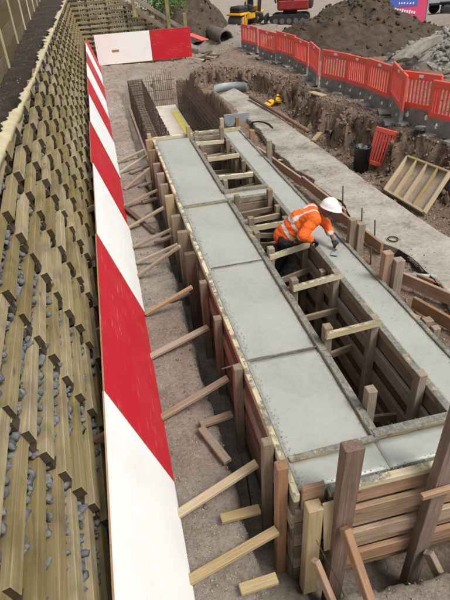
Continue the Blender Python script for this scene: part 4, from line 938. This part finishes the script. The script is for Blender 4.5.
P = pz(202, 33, -.2); o = put('rubble_sack', rock_mesh(55, 22, (1, .8, 1.1)), M_WHITE, None, Matrix.Translation((P.x, P.y, P.z + .15)) @ Matrix.Scale(.9, 4)); meta(o, 'white sack standing beside the concrete pipe', 'sack')
A = pz(189, 34, .1); B = pz(205, 40, -.1); meta(beam('red_board', A, B, .5, .04, M_ORANGE), 'small orange board lying behind the red end of the far hoarding', 'board')
for i, (px, py, a, L, mt) in enumerate(((197, 44, .3, 1.2, W_DARK), (204, 46, 1.3, .9, W_DARK), (211, 45, 2.2, .9, W_GREY), (196, 49, 2.4, .8, W_PALE), (206, 42, .9, 1.0, W_DARK), (214, 48, .1, .7, W_DARK))):
    P = pz(px, py, -.1); P.z = gz(P.x, P.y) + .08 + .03 * i; d_ = Vector((math.cos(a), math.sin(a), random.uniform(-.15, .25))) * L / 2
    meta(beam('debris_board', P - d_, P + d_, .2, .06, mt), ['long dark board lying nearest the red hoarding in the debris pile', 'dark board in the middle of the debris pile', 'grey weathered board lying nearest the concrete pipe', 'pale splintered board at the front of the debris pile', 'dark board at the back of the debris pile by the orange board', 'short dark board at the right end of the debris pile'][i], 'board', 'debris boards by the pipe')

# ------------------------------------------------------------------ sign
sg = empty('site_banner', (16, 29, -.1), 'pink site banner with a blue panel and pale lettering behind the spoil heap', 'banner')
SY = 29.0; tl = pY(379, -22, SY); br_ = pY(424, 22, SY); ang = -.05
cx_, cz_ = (tl.x + br_.x) / 2, (tl.z + br_.z) / 2; sw, shh = br_.x - tl.x, tl.z - br_.z
box('panel', (cx_, SY, cz_), (sw, .05, shh), M_PINK, sg)
a_ = pY(391, -12, SY); b__ = pY(417, 5.5, SY); box('blue_panel', ((a_.x + b__.x) / 2, SY - .034, (a_.z + b__.z) / 2), (b__.x - a_.x, .012, a_.z - b__.z), M_BLUE, sg, b=.002)
for k, (x, y, w_, h_) in enumerate([(399, 3.2, 1.2, 1.6), (401.5, 3.2, 1.6, 1.2), (404, 3, 1.6, 1.4), (407, 3.2, 1.4, 1.2), (410, 3.2, 1.8, 1.3), (413, 3, 1.2, 1.8)] + [(395 + i * 2.35, 9.6 + i * .35, 1.7, 2.2 if i % 3 else 3.0) for i in range(9)]):
    P = pY(x, y, SY); u = SY / F_PX / .98; box('lettering', (P.x, SY - .045, P.z), (w_ * u, .006, h_ * u), M_PALE, sg, b=.001)
for x in (tl.x + .1, br_.x + .12): beam('post', (x, SY + .08, -.8), (x, SY + .08, tl.z), .09, .09, M_STEEL, sg)

# ------------------------------------------------------------------ road roller
P = pz(246, 25, -.35); rl = empty('road_roller', (P.x, P.y, gz(P.x, P.y)), 'small yellow and black road roller at the far end', 'roller')
base = Matrix.Translation(rl.location) @ Matrix.Rotation(R(38), 4, 'Z')
def rb(name, c, s, mat, b=.03, rot=None, par=None): return put(name, cbox(*s, b, mat), mat, par or rl, base @ Matrix.Translation(c) @ (Euler(rot).to_matrix().to_4x4() if rot else Matrix()))
for x in (-.95, .95):
    V, F = lathe([(.001, -.6), (.30, -.6), (.36, -.58), (.36, .58), (.30, .6), (.001, .6)], 28)
    dr = put('drum', mesh('drum', V, F, False), M_IRON, rl, base @ Matrix.Translation((x, 0, .36)) @ Matrix.Rotation(R(90), 4, 'X'))
    for s_ in (-1, 1):
        V, F = lathe([(.001, .01), (.16, .01), (.30, .03), (.31, .0), (.30, -.03), (.001, -.03)], 20); put('hub', mesh('hub', V, F), M_YEL, dr, base @ Matrix.Translation((x, s_ * .61, .36)) @ Matrix.Rotation(R(90), 4, 'X'))
        rb('fork', (x, s_ * .66, .52), (.16, .06, .42), M_YEL)
    rb('drum_guard', (x, 0, .80), (.9, 1.3, .12), M_YEL, .04)
rb('chassis', (0, 0, .62), (1.15, .95, .42), M_YEL, .06); rb('engine_hood', (-.75, 0, 1.06), (1.0, 1.0, .44), M_DARK, .12); rb('hood_stripe', (-.75, 0, .86), (1.04, 1.04, .08), M_YEL, .02)
rb('operator_deck', (.35, 0, .9), (.7, 1.05, .12), M_DARK); rb('seat', (.35, 0, 1.12), (.42, .5, .3), M_DARK, .06); rb('seat_back', (.58, 0, 1.42), (.12, .5, .5), M_DARK, .05); rb('rear_cowl', (.95, 0, 1.02), (.5, 1.0, .32), M_YEL, .06)
rb('steering_column', (-.1, 0, 1.2), (.1, .1, .6), M_DARK, rot=(0, .4, 0))
for s_ in (-1, 1): rb('roll_bar', (.75, s_ * .5, 1.7), (.07, .07, 1.5), M_YEL)
rb('roll_bar', (.75, 0, 2.46), (.07, 1.07, .07), M_YEL)

# ------------------------------------------------------------------ excavator
P = pz(290, 25, -.3); ex = empty('excavator', (P.x, P.y, gz(P.x, P.y)), 'red and black excavator with its bucket lowered beside the roller', 'excavator')
base = Matrix.Translation(ex.location) @ Matrix.Rotation(R(-24), 4, 'Z')
def eb(name, c, s, mat, b=.04, rot=None): return put(name, cbox(*s, b, mat), mat, ex, base @ Matrix.Translation(c) @ (Euler(rot).to_matrix().to_4x4() if rot else Matrix()))
for s_ in (-1, 1):
    V, F = prism([(-1.3, .28), (-1.1, .02), (1.1, .02), (1.3, .28), (1.25, .52), (1.05, .62), (-1.05, .62), (-1.25, .52)], -.2, .2); tk = put('track', mesh('track', V, F), M_DARK, ex, base @ Matrix.Translation((0, s_ * .8, 0)))
    for k in range(5): V, F = lathe([(.001, -.23), (.16, -.23), (.16, .23), (.001, .23)], 14); put('track_roller', mesh('roller', V, F), M_IRON, tk, base @ Matrix.Translation((-.9 + k * .45, s_ * .8, .25)) @ Matrix.Rotation(R(90), 4, 'X'))
eb('undercarriage', (0, 0, .45), (1.5, 1.2, .3), M_DARK); eb('slew_ring', (0, 0, .72), (.9, .9, .2), M_DARK)
eb('house', (.25, 0, 1.15), (2.1, 1.7, .62), M_REDM, .1); eb('counterweight', (1.3, 0, 1.2), (.4, 1.6, .6), M_DARK, .12); eb('cab', (-.25, -.42, 1.95), (1.0, .8, 1.1), M_GLASS, .08)
for x in (-.74, .24):
    for y in (-.8, -.04): eb('cab_pillar', (x, y, 1.95), (.07, .07, 1.15), M_DARK, .02)
eb('cab_roof', (-.25, -.42, 2.53), (1.1, .9, .08), M_REDM)
eb('dozer_blade', (-1.6, .0, .36), (.12, 1.9, .5), M_DARK)
for s_ in (-1, 1): eb('blade_arm', (-1.3, s_ * .4, .36), (.9, .1, .12), M_DARK)
def elink(name, A, B, wd, ht, mat): return beam(name, base @ Vector(A), base @ Vector(B), wd, ht, mat, ex)
elink('boom', (-.7, .3, 1.1), (-1.2, .3, 2.7), .22, .3, M_REDM); elink('boom', (-1.2, .3, 2.7), (-2.1, .3, 2.8), .22, .28, M_REDM); elink('dipper', (-2.0, .3, 2.9), (-2.15, .3, .75), .18, .24, M_DARK); elink('ram', (-1.0, .3, 1.2), (-1.35, .3, 2.3), .1, .1, M_IRON)
V, F = prism([(0, .55), (.45, .5), (.55, .1), (.3, -.12), (-.05, .05), (.22, .12), (.30, .3)], -.45, .45); put('bucket', mesh('bucket', V, F), M_DARK, ex, base @ Matrix.Translation((-2.4, .3, .15)))

# ------------------------------------------------------------------ parked trailer at the top right, bush, distant strip
P = pz(446, 10, .1); tv = empty('parked_trailer', (P.x, P.y, gz(P.x, P.y)), 'grey trailer parked at the far right edge', 'trailer'); base = Matrix.Translation(tv.location) @ Matrix.Rotation(R(-12), 4, 'Z')
for nme, c, s_, mt in (('bed', (0, 0, .75), (4.4, 1.9, .14), M_DARK), ('side', (0, -.95, 1.15), (4.4, .06, .7), M_VAN), ('side', (0, .95, 1.15), (4.4, .06, .7), M_VAN), ('end_gate', (-2.2, 0, 1.15), (.06, 1.9, .7), M_VAN), ('end_gate', (2.2, 0, 1.15), (.06, 1.9, .7), M_VAN), ('mudguard', (0, -1.05, .85), (1.7, .24, .05), M_DARK), ('prop_leg', (-2.0, -.7, .36), (.08, .08, .74), M_IRON), ('drawbar', (-2.7, 0, .6), (1.2, .1, .1), M_DARK)):
    put(nme, cbox(*s_, .015, mt), mt, tv, base @ Matrix.Translation(c))
for x in (-.42, .42):
    for s_ in (-1, 1):
        V, F = lathe([(.001, -.1), (.2, -.1), (.34, -.09), (.36, 0), (.34, .09), (.2, .1), (.001, .1)], 20); wv = put('wheel', mesh('wheel', V, F, True), M_DARK, tv, base @ Matrix.Translation((x, s_ * 1.05, .36)) @ Matrix.Rotation(R(90), 4, 'X'))
P = pY(160, 4, 33.6); bu = empty('shrub', (P.x, P.y, 1.0), 'small green shrub beside the sloping rail above the far crib wall', 'shrub')
V, F = [], []
for _ in range(900):
    c = Vector((random.gauss(P.x, .8), random.gauss(P.y, .35), random.gauss(P.z + .15, .33))); a = Vector((random.gauss(0, 1), random.gauss(0, 1), random.gauss(0, 1))).normalized(); b_ = a.orthogonal().normalized(); s_ = random.uniform(.06, .13); o_ = len(V)
    V += [c - a * s_, c + b_ * s_ * .45, c + a * s_, c - b_ * s_ * .45]; F.append((o_, o_ + 1, o_ + 2, o_ + 3))
put('leaves', mesh('leaves', V, F), M_LEAF, bu)
for k in range(5): tube('stem', [(P.x - .6 + .3 * k, P.y, .6), (P.x - .7 + .35 * k, P.y, P.z + .2)], .02, W_DARK, bu, 5)

# ------------------------------------------------------------------ loose stones on the ground
pts, szs = [], []
def scat(x0, x1, y0, y1, n, s0, s1):
    xs = RNG.uniform(x0, x1, n); ys = RNG.uniform(y0, y1, n); zz = ground_z(xs, ys)
    for a, b_, c in zip(xs, ys, zz): pts.append(np.array((a, b_, c + s0 * .1))); szs.append(random.uniform(s0, s1) * random.uniform(.5, 1.2))
scat(0, .75, 2.0, 14, 5600, .008, .04); scat(0, .9, 14, 30, 700, .03, .08); scat(3.5, 5.7, 2.5, 12, 5200, .012, .06); scat(3.5, 5.6, 12, 22, 1500, .02, .08)
scat(5.2, 7.2, 6, 22, 5200, .02, .09); scat(6.5, 16, 10, 24, 1800, .03, .12); scat(3.0, 14, 24, 40, 900, .05, .18); scat(1.5, 3.5, 1.2, 2.2, 400, .015, .05); scat(-2.0, -1.3, 4, 20, 500, .01, .03)
for _ in range(420):
    i = random.randrange(n_); k = random.random() ** 2.6; P = A_[i].lerp(B_[i], k); pts.append(np.array((P.x, P.y, -.187))); szs.append(random.uniform(.008, .035))
cp_, cs_ = [], []
M_CLOD = mottled('earth_clod', [(.3, (.09, .06, .042)), (.5, (.2, .14, .10)), (.7, (.34, .265, .205))], 5, .95, .8, .03, 40)
for _ in range(1500):
    i = random.randrange(2, 10); t_ = random.random(); bx_ = BANK[i] * (1 - t_) + BANK[i + 1] * t_; ox = random.gauss(-.25, .3); x_, y_ = bx_[0] + ox, bx_[1] + random.gauss(0, .2)
    cp_.append(np.array((x_, y_, gz(x_, y_) + .01))); cs_.append(.03 + .16 * random.random() ** 3)
for _ in range(260):
    x_, y_ = random.uniform(0.02, .66), random.uniform(2, 16); cp_.append(np.array((x_, y_, gz(x_, y_)))); cs_.append(.02 + .07 * random.random() ** 3)
meta(scatter_mesh('earth_clods', cp_, cs_, RA, M_CLOD), 'crumbled earth clods along the cut bank and the mud strip', 'soil', None, 'stuff')
meta(scatter_mesh('loose_stones', pts, szs, RA, M_PEB), 'loose stones and gravel scattered over the earth', 'gravel', None, 'stuff')
